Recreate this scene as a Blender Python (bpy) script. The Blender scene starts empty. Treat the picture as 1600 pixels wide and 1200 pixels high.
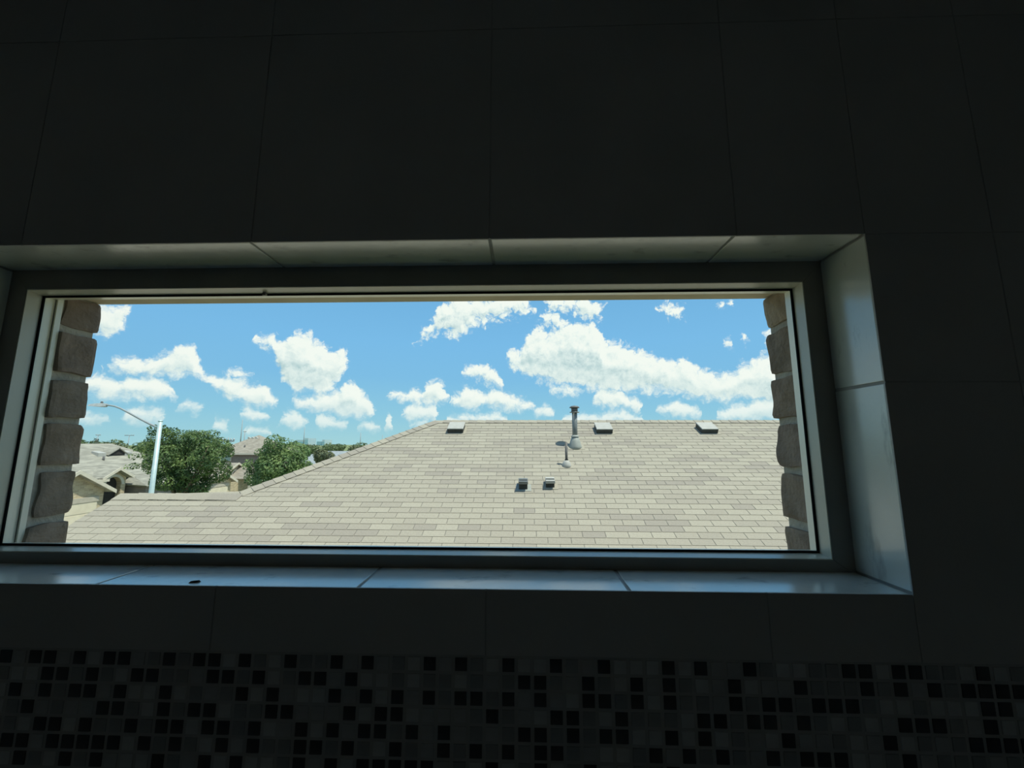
import bpy, bmesh, math, random
from mathutils import Vector, Matrix, noise

S = bpy.context.scene
COL = S.collection
random.seed(7)

# ------------------------------------------------------------------ camera
# world: x right along the window wall, y outdoors, z up; wall_front inner face at y = 0
EYE = Vector((0.0, -0.55, 5.6))
R_, U_, F_ = Vector((.99956, .02965, .00147)), Vector((.00283, -.14448, .9895)), Vector((-.02955, .98906, .1445))
cam = bpy.data.objects.new('camera', bpy.data.cameras.new('camera'))
COL.objects.link(cam)
cam.data.sensor_width = 36.0
cam.data.lens = 36.0 * 627.5 / 1600.0
cam.data.clip_start = 0.02
cam.data.clip_end = 3000
m3 = Matrix((R_, U_, -F_)).transposed()
cam.matrix_world = Matrix.Translation(EYE) @ m3.to_4x4()
S.camera = cam

def E(x, y, z):
    """point given relative to the eye -> world"""
    return Vector((x, y - .55, z + 5.6))

S.view_settings.view_transform = 'Standard'
S.view_settings.look = 'None'
S.view_settings.gamma = 1
S.view_settings.use_curve_mapping = False
S.view_settings.exposure = 0.22
S.cycles.diffuse_bounces = 6
S.cycles.max_bounces = 8

# ------------------------------------------------------------------ sun
sun = bpy.data.objects.new('sun', bpy.data.lights.new('sun', 'SUN'))
COL.objects.link(sun)
sun.data.energy = 4.3
sun.data.angle = math.radians(.6)
sun.data.color = (1, .955, .87)
sun.rotation_euler = Vector((.36, -.15, .92)).to_track_quat('Z', 'Y').to_euler()

# ------------------------------------------------------------------ sky with cumulus clouds
# cloud layers: outline of cloud tops and cloud bases, as (azimuth, elevation) with azimuth = -0.9 + 1.5 u, elevation = 0.45 v (radians)
CLOUD_LAYERS = [
 ([(0, 0), (0.0431, 0.2975), (0.0434, 0.2218), (0.0515, 0.3166), (0.0615, 0.3497), (0.0668, 0.3601), (0.0788, 0.3453), (0.0903, 0.3615), (0.0997, 0.3958), (0.1102, 0.4258), (0.1176, 0.438), (0.1253, 0.4226), (0.1328, 0.3702), (0.1431, 0.3179), (0.1505, 0.2977), (0.1555, 0.2148), (0.1877, 0.4064), (0.1882, 0.5061), (0.2001, 0.5269), (0.2146, 0.5188), (0.2248, 0.499), (0.2326, 0.5208), (0.242, 0.5496), (0.2502, 0.5626), (0.2618, 0.5456), (0.2711, 0.5178), (0.283, 0.503), (0.2942, 0.4779), (0.305, 0.4878), (0.3154, 0.4747), (0.3198, 0.4367), (0.3252, 0.3359), (0.5639, 0.3964), (0.568, 0.5076), (0.5767, 0.5253), (0.5854, 0.5148), (0.5963, 0.5252), (0.604, 0.595), (0.615, 0.6399), (0.6292, 0.6529), (0.6411, 0.6106), (0.6476, 0.6101), (0.6674, 0.677), (0.689, 0.6808), (0.7155, 0.6695), (0.7288, 0.633), (0.7355, 0.5636), (0.7508, 0.5504), (0.7709, 0.5393), (0.7905, 0.5113), (0.8093, 0.46), (0.8284, 0.4554), (0.8418, 0.4191), (0.8488, 0.45), (0.8606, 0.4402), (0.873, 0.3819), (0.8986, 0.3529), (0.9154, 0.3483), (0.9244, 0.383), (0.9369, 0.3943), (0.9492, 0.4053), (0.9614, 0.4278), (0.9729, 0.4262), (0.9923, 0.197), (0.9946, 0.4025), (1, 0)],
  [(0, 1), (0.0431, 0.2668), (0.0434, 0.3492), (0.0515, 0.2605), (0.0615, 0.2496), (0.0668, 0.2465), (0.0788, 0.2558), (0.0903, 0.2547), (0.0997, 0.2528), (0.1102, 0.262), (0.1176, 0.2645), (0.1253, 0.2668), (0.1328, 0.2687), (0.1431, 0.2659), (0.1505, 0.268), (0.1555, 0.3625), (0.1877, 0.5585), (0.1882, 0.4518), (0.2001, 0.4393), (0.2146, 0.4208), (0.2248, 0.3358), (0.2326, 0.2611), (0.242, 0.2384), (0.2502, 0.2275), (0.2618, 0.2232), (0.2711, 0.2246), (0.283, 0.2265), (0.2942, 0.2347), (0.305, 0.2754), (0.3154, 0.3589), (0.3198, 0.3925), (0.3252, 0.5062), (0.5639, 0.5793), (0.568, 0.4565), (0.5767, 0.4001), (0.5854, 0.3789), (0.5963, 0.3718), (0.604, 0.354), (0.615, 0.3361), (0.6292, 0.3216), (0.6411, 0.3107), (0.6476, 0.3069), (0.6674, 0.299), (0.689, 0.2837), (0.7155, 0.268), (0.7288, 0.2601), (0.7355, 0.2526), (0.7508, 0.2513), (0.7709, 0.2562), (0.7905, 0.2473), (0.8093, 0.245), (0.8284, 0.2426), (0.8418, 0.2407), (0.8488, 0.23), (0.8606, 0.2186), (0.873, 0.2039), (0.8986, 0.194), (0.9154, 0.1915), (0.9244, 0.1964), (0.9369, 0.1945), (0.9492, 0.1835), (0.9614, 0.1667), (0.9729, 0.1355), (0.9923, 0.3467), (0.9946, 0.1326), (1, 1)]),
 ([(0, 0), (0.016, 0.5252), (0.0183, 0.4002), (0.0351, 0.5415), (0.0425, 0.5452), (0.0495, 0.5484), (0.0527, 0.5358), (0.0584, 0.5351), (0.0633, 0.526), (0.068, 0.4516), (0.1634, 0.234), (0.1641, 0.3196), (0.1708, 0.3395), (0.18, 0.3516), (0.1909, 0.3346), (0.1935, 0.3235), (0.1986, 0.2383), (0.243, 0.1227), (0.2443, 0.2142), (0.2556, 0.2287), (0.2724, 0.2381), (0.2894, 0.2605), (0.3071, 0.2702), (0.3155, 0.311), (0.3225, 0.3354), (0.3301, 0.3204), (0.3392, 0.2823), (0.3522, 0.2376), (0.3588, 0.1782), (0.3642, 0.0671), (0.3725, 0.1577), (0.375, 0.2573), (0.3875, 0.2758), (0.4003, 0.2774), (0.4124, 0.2719), (0.4222, 0.3005), (0.4306, 0.2807), (0.4382, 0.33), (0.4505, 0.3452), (0.463, 0.3395), (0.4707, 0.2912), (0.473, 0.2634), (0.4779, 0.1607), (0.4916, 0.2962), (0.4952, 0.4053), (0.5099, 0.4416), (0.5314, 0.4499), (0.5455, 0.4294), (0.5563, 0.3944), (0.565, 0.338), (0.5695, 0.2266), (0.6193, 0.6067), (0.6239, 0.7152), (0.635, 0.7281), (0.6481, 0.7337), (0.6622, 0.7118), (0.6729, 0.6831), (0.6765, 0.5725), (0.8134, 0.6031), (0.8188, 0.7009), (0.8309, 0.7285), (0.8425, 0.7334), (0.8517, 0.7199), (0.8587, 0.6916), (0.8638, 0.6672), (0.8657, 0.5723), (0.8974, 0.5913), (0.9027, 0.6806), (0.9101, 0.6984), (0.9186, 0.6939), (0.9274, 0.6709), (0.9287, 0.5802), (1, 0)],
  [(0, 1), (0.016, 0.392), (0.0183, 0.5224), (0.0351, 0.4042), (0.0425, 0.3841), (0.0495, 0.3932), (0.0527, 0.4274), (0.0584, 0.4687), (0.0633, 0.497), (0.068, 0.583), (0.1634, 0.3831), (0.1641, 0.2894), (0.1708, 0.2859), (0.18, 0.2828), (0.1909, 0.2918), (0.1935, 0.2954), (0.1986, 0.3928), (0.243, 0.2831), (0.2443, 0.1817), (0.2556, 0.1585), (0.2724, 0.1417), (0.2894, 0.1308), (0.3071, 0.1195), (0.3155, 0.1138), (0.3225, 0.1143), (0.3301, 0.1149), (0.3392, 0.1155), (0.3522, 0.1163), (0.3588, 0.1167), (0.3642, 0.2405), (0.3725, 0.3326), (0.375, 0.2219), (0.3875, 0.2131), (0.4003, 0.2041), (0.4124, 0.1949), (0.4222, 0.1888), (0.4306, 0.1894), (0.4382, 0.1899), (0.4505, 0.1907), (0.463, 0.1984), (0.4707, 0.2092), (0.473, 0.2268), (0.4779, 0.3424), (0.4916, 0.4784), (0.4952, 0.3579), (0.5099, 0.3413), (0.5314, 0.3282), (0.5455, 0.3004), (0.5563, 0.2795), (0.565, 0.2867), (0.5695, 0.4106), (0.6193, 0.7853), (0.6239, 0.6653), (0.635, 0.6301), (0.6481, 0.6014), (0.6622, 0.5966), (0.6729, 0.63), (0.6765, 0.7504), (0.8134, 0.7713), (0.8188, 0.6605), (0.8309, 0.6435), (0.8425, 0.6266), (0.8517, 0.6231), (0.8587, 0.633), (0.8638, 0.634), (0.8657, 0.7359), (0.8974, 0.7509), (0.9027, 0.6484), (0.9101, 0.6421), (0.9186, 0.6318), (0.9274, 0.6393), (0.9287, 0.736), (1, 1)]),
 ([(0, 0), (0.0195, 0.2432), (0.0212, 0.134), (0.0345, 0.2738), (0.042, 0.2821), (0.0497, 0.2553), (0.0618, 0.2498), (0.0753, 0.2704), (0.0896, 0.2839), (0.1034, 0.2702), (0.1136, 0.1974), (0.1183, 0.1195), (0.1334, 0.2037), (0.1338, 0.2864), (0.1468, 0.3078), (0.1573, 0.3057), (0.1678, 0.3151), (0.1817, 0.2843), (0.1945, 0.282), (0.2076, 0.2796), (0.2187, 0.2398), (0.2292, 0.1991), (0.2344, 0.108), (0.4136, 0.4352), (0.4165, 0.5401), (0.4243, 0.5791), (0.4341, 0.6389), (0.4444, 0.6682), (0.4593, 0.779), (0.4752, 0.8087), (0.4915, 0.8115), (0.5081, 0.797), (0.53, 0.8161), (0.5521, 0.8177), (0.5799, 0.8184), (0.6021, 0.8181), (0.6152, 0.7567), (0.6218, 0.7324), (0.6259, 0.6306), (0.6283, 0.6961), (0.633, 0.8163), (0.6463, 0.8151), (0.6791, 0.8107), (0.706, 0.8057), (0.7219, 0.7856), (0.7324, 0.7831), (0.7407, 0.7645), (0.7438, 0.6652), (0.9064, 0.4026), (0.9118, 0.4994), (0.9173, 0.519), (0.9235, 0.4948), (0.9248, 0.3999), (0.9272, 0.4331), (0.9325, 0.528), (0.9392, 0.5311), (0.9452, 0.5102), (0.9463, 0.42), (0.9527, 0.4237), (0.9582, 0.5223), (0.9647, 0.5311), (0.9751, 0.5141), (0.9756, 0.4147), (1, 0)],
  [(0, 1), (0.0195, 0.1403), (0.0212, 0.2565), (0.0345, 0.1513), (0.042, 0.163), (0.0497, 0.1598), (0.0618, 0.1577), (0.0753, 0.1609), (0.0896, 0.1643), (0.1034, 0.1672), (0.1136, 0.1717), (0.1183, 0.2604), (0.1334, 0.3477), (0.1338, 0.2572), (0.1468, 0.2387), (0.1573, 0.2072), (0.1678, 0.1808), (0.1817, 0.1716), (0.1945, 0.162), (0.2076, 0.1521), (0.2187, 0.1566), (0.2292, 0.164), (0.2344, 0.2671), (0.4136, 0.612), (0.4165, 0.4975), (0.4243, 0.5126), (0.4341, 0.5419), (0.4444, 0.5574), (0.4593, 0.5737), (0.4752, 0.5483), (0.4915, 0.5502), (0.5081, 0.6074), (0.53, 0.623), (0.5521, 0.652), (0.5799, 0.6699), (0.6021, 0.6801), (0.6152, 0.6865), (0.6218, 0.6965), (0.6259, 0.8084), (0.6283, 0.8718), (0.633, 0.7402), (0.6463, 0.7049), (0.6791, 0.6875), (0.706, 0.6425), (0.7219, 0.6329), (0.7324, 0.6545), (0.7407, 0.7297), (0.7438, 0.8371), (0.9064, 0.5641), (0.9118, 0.4545), (0.9173, 0.4527), (0.9235, 0.4564), (0.9248, 0.559), (0.9272, 0.5915), (0.9325, 0.4839), (0.9392, 0.463), (0.9452, 0.4786), (0.9463, 0.5759), (0.9527, 0.5786), (0.9582, 0.4673), (0.9647, 0.4528), (0.9751, 0.46), (0.9756, 0.5663), (1, 1)]),
 ([(0, 0), (0.0179, 0.105), (0.0183, 0.0338), (0.032, 0.1172), (0.0422, 0.1143), (0.053, 0.1013), (0.0574, 0.0263), (0.0604, 0.1201), (0.0606, 0.0426), (0.0678, 0.1444), (0.0846, 0.1532), (0.1028, 0.141), (0.1078, 0.1152), (0.1126, 0.0368), (0.1143, 0.0851), (0.1145, 0.1649), (0.1202, 0.1881), (0.1334, 0.18), (0.1425, 0.1652), (0.1474, 0.0832), (0.1802, 0.0532), (0.1809, 0.1403), (0.1898, 0.1681), (0.201, 0.17), (0.2123, 0.1478), (0.2173, 0.1304), (0.2224, 0.0436), (0.2261, 0.0212), (0.2271, 0.1134), (0.239, 0.1576), (0.2486, 0.1652), (0.262, 0.1231), (0.2657, 0.1047), (0.2709, 0.0129), (0.273, 0.0379), (0.2744, 0.137), (0.2871, 0.1511), (0.3052, 0.1272), (0.3235, 0.1092), (0.3288, 0.0073), (0.3728, 0), (0.3753, 0.0959), (0.3802, 0.16), (0.3881, 0.1538), (0.3917, 0.1001), (0.3968, 0), (0.3988, 0.0768), (0.4015, 0.182), (0.4131, 0.2103), (0.4384, 0.2123), (0.4537, 0.2133), (0.456, 0.1857), (0.4611, 0.0701), (0.4708, 0.1431), (0.4741, 0.2495), (0.4896, 0.2855), (0.5, 0.3072), (0.5105, 0.3219), (0.5213, 0.3013), (0.532, 0.277), (0.5394, 0.2879), (0.5533, 0.3024), (0.5694, 0.2885), (0.5855, 0.2603), (0.6068, 0.2461), (0.6164, 0.2177), (0.6204, 0.1139), (0.6354, 0.2015), (0.64, 0.3054), (0.655, 0.3294), (0.6762, 0.3387), (0.6918, 0.3201), (0.6989, 0.2986), (0.7023, 0.1957), (0.7061, 0.1609), (0.7111, 0.2629), (0.7175, 0.2971), (0.7381, 0.3089), (0.758, 0.2862), (0.7725, 0.2573), (0.7914, 0.2081), (0.7938, 0.0992), (0.8051, 0.0953), (0.8103, 0.1929), (0.8293, 0.2173), (0.8432, 0.2188), (0.8608, 0.1938), (0.876, 0.16), (0.8777, 0.0631), (0.8895, 0.0579), (0.895, 0.1704), (0.9205, 0.198), (0.9449, 0.2182), (0.9683, 0.2343), (0.9894, 0.0807), (0.9899, 0.2149), (1, 0)],
  [(0, 1), (0.0179, 0.0758), (0.0183, 0.1547), (0.032, 0.0682), (0.0422, 0.0645), (0.053, 0.0705), (0.0574, 0.155), (0.0604, 0.0864), (0.0606, 0.1721), (0.0678, 0.0723), (0.0846, 0.069), (0.1028, 0.0655), (0.1078, 0.0872), (0.1126, 0.1758), (0.1143, 0.225), (0.1145, 0.1366), (0.1202, 0.1268), (0.1334, 0.1234), (0.1425, 0.1358), (0.1474, 0.2288), (0.1802, 0.2037), (0.1809, 0.1069), (0.1898, 0.0963), (0.201, 0.0855), (0.2123, 0.0924), (0.2173, 0.1019), (0.2224, 0.2003), (0.2261, 0.1781), (0.2271, 0.0755), (0.239, 0.0642), (0.2486, 0.0587), (0.262, 0.0655), (0.2657, 0.0719), (0.2709, 0.1756), (0.273, 0.2012), (0.2744, 0.0913), (0.2871, 0.0606), (0.3052, 0.0614), (0.3235, 0.0622), (0.3288, 0.1765), (0.3728, 0.1692), (0.3753, 0.0575), (0.3802, 0.0577), (0.3881, 0.058), (0.3917, 0.0581), (0.3968, 0.173), (0.3988, 0.2531), (0.4015, 0.1361), (0.4131, 0.1028), (0.4384, 0.1038), (0.4537, 0.1044), (0.456, 0.1217), (0.4611, 0.2503), (0.4708, 0.3243), (0.4741, 0.2059), (0.4896, 0.1787), (0.5, 0.1721), (0.5105, 0.169), (0.5213, 0.1693), (0.532, 0.1801), (0.5394, 0.1943), (0.5533, 0.1735), (0.5694, 0.1596), (0.5855, 0.1596), (0.6068, 0.1702), (0.6164, 0.1807), (0.6204, 0.2971), (0.6354, 0.3849), (0.64, 0.2683), (0.655, 0.2502), (0.6762, 0.2423), (0.6918, 0.2485), (0.6989, 0.262), (0.7023, 0.3766), (0.7061, 0.3414), (0.7111, 0.2265), (0.7175, 0.1915), (0.7381, 0.1766), (0.758, 0.1685), (0.7725, 0.1608), (0.7914, 0.1528), (0.7938, 0.2731), (0.8051, 0.2682), (0.8103, 0.158), (0.8293, 0.1237), (0.8432, 0.1163), (0.8608, 0.115), (0.876, 0.1202), (0.8777, 0.2279), (0.8895, 0.2212), (0.895, 0.0968), (0.9205, 0.092), (0.9449, 0.0902), (0.9683, 0.0884), (0.9894, 0.2301), (0.9899, 0.0866), (1, 1)]),
 ([(0, 0), (0.1521, 0.0082), (0.1525, 0.0936), (0.1589, 0.1113), (0.1674, 0.1067), (0.1737, 0.0843), (0.1787, 0), (0.1879, 0), (0.1887, 0.0624), (0.1995, 0.0749), (0.2147, 0.0761), (0.2227, 0.0646), (0.2278, 0), (0.3309, 0), (0.333, 0.0903), (0.3466, 0.1108), (0.3608, 0.1051), (0.3696, 0.0889), (0.3748, 0), (0.4113, 0.0148), (0.4142, 0.1147), (0.4291, 0.1291), (0.4443, 0.1229), (0.4493, 0.0186), (0.4716, 0.0359), (0.4749, 0.145), (0.4956, 0.1667), (0.5166, 0.1533), (0.5324, 0.1607), (0.5536, 0.1752), (0.5749, 0.1473), (0.5792, 0.037), (0.6056, 0.0859), (0.6099, 0.1896), (0.6333, 0.2139), (0.6491, 0.1819), (0.6528, 0.0753), (0.6599, 0.0371), (0.6647, 0.1535), (0.6856, 0.1669), (0.7163, 0.1587), (0.7469, 0.1845), (0.7763, 0.1689), (0.7954, 0.1474), (0.7977, 0.0394), (1, 0)],
  [(0, 1), (0.1521, 0.1536), (0.1525, 0.0585), (0.1589, 0.0477), (0.1674, 0.0482), (0.1737, 0.0514), (0.1787, 0.1481), (0.1879, 0.1276), (0.1887, 0.0319), (0.1995, 0.0264), (0.2147, 0.0269), (0.2227, 0.0331), (0.2278, 0.1328), (0.3309, 0.1636), (0.333, 0.0561), (0.3466, 0.05), (0.3608, 0.0505), (0.3696, 0.054), (0.3748, 0.1644), (0.4113, 0.1911), (0.4142, 0.079), (0.4291, 0.0795), (0.4443, 0.08), (0.4493, 0.1974), (0.4716, 0.2161), (0.4749, 0.0947), (0.4956, 0.0952), (0.5166, 0.0956), (0.5324, 0.0959), (0.5536, 0.0962), (0.5749, 0.0963), (0.5792, 0.2196), (0.6056, 0.2691), (0.6099, 0.1526), (0.6333, 0.1313), (0.6491, 0.1381), (0.6528, 0.2573), (0.6599, 0.2184), (0.6647, 0.0891), (0.6856, 0.0888), (0.7163, 0.0882), (0.7469, 0.0942), (0.7763, 0.0932), (0.7954, 0.0925), (0.7977, 0.2122), (1, 1)]),
]

def make_world():
    w = bpy.data.worlds.new('sky'); S.world = w; w.use_nodes = True
    nt = w.node_tree; nt.nodes.clear()
    g = bpy.data.node_groups.new('cloud_density', 'ShaderNodeTree')       # depth inside the cloud outline, in radians
    g.interface.new_socket('P', in_out='INPUT', socket_type='NodeSocketVector')
    g.interface.new_socket('D', in_out='OUTPUT', socket_type='NodeSocketFloat')
    N = g.nodes; L = g.links
    gi = N.new('NodeGroupInput')
    def mth(op, a, b=None, c=None, clamp=False, tree=g):
        n = tree.nodes.new('ShaderNodeMath'); n.operation = op; n.use_clamp = clamp
        for i, v in enumerate((a, b, c)):
            if v is None: continue
            if isinstance(v, (int, float)): n.inputs[i].default_value = v
            else: tree.links.new(v, n.inputs[i])
        return n.outputs[0]
    n1 = N.new('ShaderNodeTexNoise'); n1.noise_dimensions = '2D'
    n1.inputs['Scale'].default_value = 30; n1.inputs['Detail'].default_value = 4; n1.inputs['Roughness'].default_value = .62
    L.new(gi.outputs[0], n1.inputs['Vector'])
    v1 = N.new('ShaderNodeVectorMath'); v1.operation = 'SUBTRACT'; v1.inputs[1].default_value = (.5, .5, .5)
    L.new(n1.outputs['Color'], v1.inputs[0])
    v2 = N.new('ShaderNodeVectorMath'); v2.operation = 'MULTIPLY_ADD'
    v2.inputs[1].default_value = (.034, .024, 0); L.new(v1.outputs[0], v2.inputs[0]); L.new(gi.outputs[0], v2.inputs[2])
    sp = N.new('ShaderNodeSeparateXYZ'); L.new(v2.outputs[0], sp.inputs[0])
    u = mth('MULTIPLY_ADD', sp.outputs[0], 1/1.5, .6, True)
    v = mth('MULTIPLY', sp.outputs[1], 1/.45)
    chans = [c for t, b in CLOUD_LAYERS for c in (t, b)]
    outs = []
    for k in range(0, len(chans), 3):
        rc = N.new('ShaderNodeRGBCurve'); mp = rc.mapping
        for ch in range(3):
            if k+ch >= len(chans): continue
            pts = chans[k+ch]; cv = mp.curves[ch]
            cv.points[0].location = pts[0]; cv.points[1].location = pts[-1]
            for q in pts[1:-1]: cv.points.new(*q)
            for q in cv.points: q.handle_type = 'VECTOR'
        mp.update()
        L.new(u, rc.inputs['Color'])
        sc = N.new('ShaderNodeSeparateColor'); L.new(rc.outputs[0], sc.inputs[0]); outs += list(sc.outputs)
    d = None
    for k in range(len(CLOUD_LAYERS)):
        q = mth('MINIMUM', mth('SUBTRACT', outs[2*k], v), mth('MULTIPLY', mth('SUBTRACT', v, outs[2*k+1]), .75))
        d = q if d is None else mth('MAXIMUM', d, q)
    d = mth('MAXIMUM', d, -.12)
    d = mth('MULTIPLY', d, .45)
    # the same kind of cumulus field goes on over the rest of the sky
    s2 = N.new('ShaderNodeSeparateXYZ'); L.new(gi.outputs[0], s2.inputs[0])
    az = mth('ABSOLUTE', mth('ADD', s2.outputs[0], .15))
    out = mth('MAXIMUM', mth('MULTIPLY_ADD', az, 8.0, -8.0*.80, True), mth('MULTIPLY_ADD', s2.outputs[1], 10.0, -2.9, True))
    n2 = N.new('ShaderNodeTexNoise'); n2.noise_dimensions = '2D'
    n2.inputs['Scale'].default_value = 5; n2.inputs['Detail'].default_value = 1
    L.new(v2.outputs[0], n2.inputs['Vector'])
    wild = mth('MINIMUM', mth('MULTIPLY_ADD', n2.outputs['Fac'], .35, -.195), .04)
    wild = mth('MULTIPLY_ADD', mth('SUBTRACT', 1.0, out), -.3, wild)
    d = mth('MAXIMUM', d, wild)
    # cauliflower billows, finer towards the horizon
    vo = N.new('ShaderNodeTexVoronoi'); vo.voronoi_dimensions = '2D'; vo.feature = 'F1'
    vo.inputs['Scale'].default_value = 44
    vo.inputs['Detail'].default_value = 3; vo.inputs['Roughness'].default_value = .6; vo.inputs['Lacunarity'].default_value = 2.2
    L.new(v2.outputs[0], vo.inputs['Vector'])
    amp = mth('MULTIPLY_ADD', s2.outputs[1], .062, .0045)
    d = mth('ADD', d, mth('MULTIPLY', mth('SUBTRACT', .57, vo.outputs['Distance']), amp))
    go = N.new('NodeGroupOutput'); L.new(d, go.inputs[0])

    # ---- sky
    tc = nt.nodes.new('ShaderNodeTexCoord')
    s = nt.nodes.new('ShaderNodeSeparateXYZ'); nt.links.new(tc.outputs['Generated'], s.inputs[0])
    M = lambda *a, **k: mth(*a, tree=nt, **k)
    az = M('ARCTAN2', s.outputs[0], s.outputs[1])
    el = M('ARCSINE', s.outputs[2])
    cp = nt.nodes.new('ShaderNodeCombineXYZ'); nt.links.new(az, cp.inputs[0]); nt.links.new(el, cp.inputs[1])
    ga = nt.nodes.new('ShaderNodeGroup'); ga.node_tree = g; nt.links.new(cp.outputs[0], ga.inputs[0])
    off = nt.nodes.new('ShaderNodeVectorMath'); off.operation = 'ADD'; off.inputs[1].default_value = (.006, .014, 0)
    nt.links.new(cp.outputs[0], off.inputs[0])
    gb = nt.nodes.new('ShaderNodeGroup'); gb.node_tree = g; nt.links.new(off.outputs[0], gb.inputs[0])
    def ramp(inp, stops):
        r = nt.nodes.new('ShaderNodeValToRGB'); nt.links.new(inp, r.inputs[0])
        e = r.color_ramp.elements
        for i, (p, c) in enumerate(stops):
            q = e[i] if i < 2 else e.new(p)
            q.position = p; q.color = (*c, 1)
        return r.outputs[0]
    eln = M('MULTIPLY_ADD', el, 1/1.7, 0.05, clamp=True)      # elevation -0.085 .. 1.6
    sky = ramp(eln, [(0.0, (.36, .56, .61)), (.045, (.37, .61, .68)), (.09, (.265, .54, .73)), (.14, (.205, .475, .76)), (.19, (.190, .46, .78)), (.45, (.09, .28, .58)), (1.0, (.05, .18, .45))])
    alpha = nt.nodes.new('ShaderNodeMapRange'); alpha.interpolation_type = 'SMOOTHSTEP'
    nt.links.new(ga.outputs[0], alpha.inputs[0]); alpha.inputs[1].default_value = -.006; alpha.inputs[2].default_value = .012
    haze = M('MULTIPLY_ADD', el, 4.5, .55, clamp=True)
    up = M('MULTIPLY', s.outputs[2], 60.0, clamp=True)
    al = M('MULTIPLY', M('MULTIPLY', alpha.outputs[0], haze), up)
    df = M('SUBTRACT', gb.outputs[0], ga.outputs[0])
    lit = M('MULTIPLY_ADD', ga.outputs[0], -5.0, M('MULTIPLY_ADD', df, -21.0, .80), clamp=True)
    cc = ramp(lit, [(0.0, (.40, .55, .60)), (.45, (.66, .75, .77)), (.8, (.82, .86, .85)), (1.0, (.88, .89, .87))])
    mx = nt.nodes.new('ShaderNodeMixRGB'); nt.links.new(al, mx.inputs[0]); nt.links.new(sky, mx.inputs[1]); nt.links.new(cc, mx.inputs[2])
    bg = nt.nodes.new('ShaderNodeBackground'); bg.inputs['Strength'].default_value = 1.0
    nt.links.new(mx.outputs[0], bg.inputs[0])
    o = nt.nodes.new('ShaderNodeOutputWorld'); nt.links.new(bg.outputs[0], o.inputs[0])
    w.cycles.sampling_method = 'MANUAL'; w.cycles.sample_map_resolution = 1024
make_world()

# ------------------------------------------------------------------ materials
def mat(name, col, rough=.8, col2=None, scale=8, detail=4, bump=0, bscale=None, metal=0, contrast=(.35, .65), spec=.3, island=0, stretch=None):
    m = bpy.data.materials.new(name); m.use_nodes = True
    nt = m.node_tree; b = nt.nodes['Principled BSDF']
    b.inputs['Roughness'].default_value = rough; b.inputs['Metallic'].default_value = metal
    b.inputs['Specular IOR Level'].default_value = spec
    b.inputs['Base Color'].default_value = (*col, 1)
    tc = nt.nodes.new('ShaderNodeTexCoord'); vec = tc.outputs['Object']
    if stretch:
        mp = nt.nodes.new('ShaderNodeMapping'); mp.inputs['Scale'].default_value = stretch
        nt.links.new(vec, mp.inputs[0]); vec = mp.outputs[0]
    out = None
    if col2:
        n = nt.nodes.new('ShaderNodeTexNoise'); n.inputs['Scale'].default_value = scale; n.inputs['Detail'].default_value = detail
        nt.links.new(vec, n.inputs['Vector'])
        r = nt.nodes.new('ShaderNodeValToRGB'); nt.links.new(n.outputs['Fac'], r.inputs[0])
        r.color_ramp.elements[0].position, r.color_ramp.elements[1].position = contrast
        r.color_ramp.elements[0].color = (*col, 1); r.color_ramp.elements[1].color = (*col2, 1)
        out = r.outputs[0]
    if island:
        ge = nt.nodes.new('ShaderNodeNewGeometry')
        mr = nt.nodes.new('ShaderNodeMapRange'); mr.inputs[3].default_value = 1-island; mr.inputs[4].default_value = 1+island
        nt.links.new(ge.outputs['Random Per Island'], mr.inputs[0])
        mu = nt.nodes.new('ShaderNodeVectorMath'); mu.operation = 'SCALE'
        if out: nt.links.new(out, mu.inputs[0])
        else: mu.inputs[0].default_value = col
        nt.links.new(mr.outputs[0], mu.inputs['Scale']); out = mu.outputs[0]
    if out: nt.links.new(out, b.inputs['Base Color'])
    if bump:
        n = nt.nodes.new('ShaderNodeTexNoise'); n.inputs['Scale'].default_value = bscale or scale*4; n.inputs['Detail'].default_value = 6
        nt.links.new(vec, n.inputs['Vector'])
        bp = nt.nodes.new('ShaderNodeBump'); bp.inputs['Strength'].default_value = bump; bp.inputs['Distance'].default_value = .004
        nt.links.new(n.outputs['Fac'], bp.inputs['Height']); nt.links.new(bp.outputs[0], b.inputs['Normal'])
    return m

def brick_mat(name, c1, c2, mortar, w, h, axis='XZ'):
    m = bpy.data.materials.new(name); m.use_nodes = True
    nt = m.node_tree; b = nt.nodes['Principled BSDF']; b.inputs['Roughness'].default_value = .9
    tc = nt.nodes.new('ShaderNodeTexCoord'); sp = nt.nodes.new('ShaderNodeSeparateXYZ'); nt.links.new(tc.outputs['Object'], sp.inputs[0])
    ad = nt.nodes.new('ShaderNodeMath'); nt.links.new(sp.outputs[0], ad.inputs[0]); nt.links.new(sp.outputs[1], ad.inputs[1])
    cb = nt.nodes.new('ShaderNodeCombineXYZ'); nt.links.new(ad.outputs[0], cb.inputs[0]); nt.links.new(sp.outputs[2], cb.inputs[1])
    t = nt.nodes.new('ShaderNodeTexBrick'); nt.links.new(cb.outputs[0], t.inputs['Vector'])
    t.inputs['Color1'].default_value = (*c1, 1); t.inputs['Color2'].default_value = (*c2, 1); t.inputs['Mortar'].default_value = (*mortar, 1)
    t.inputs['Scale'].default_value = 1; t.inputs['Brick Width'].default_value = w; t.inputs['Row Height'].default_value = h
    t.inputs['Mortar Size'].default_value = .006
    nt.links.new(t.outputs['Color'], b.inputs['Base Color'])
    return m

def far_roof_mat(name, c1, c2):
    """asphalt shingle, too far away to tell tabs apart"""
    return mat(name, c1, .95, c2, scale=2.6, detail=6, bump=.3, bscale=14, stretch=(1, .5, 4), contrast=(.4, .6))

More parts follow.
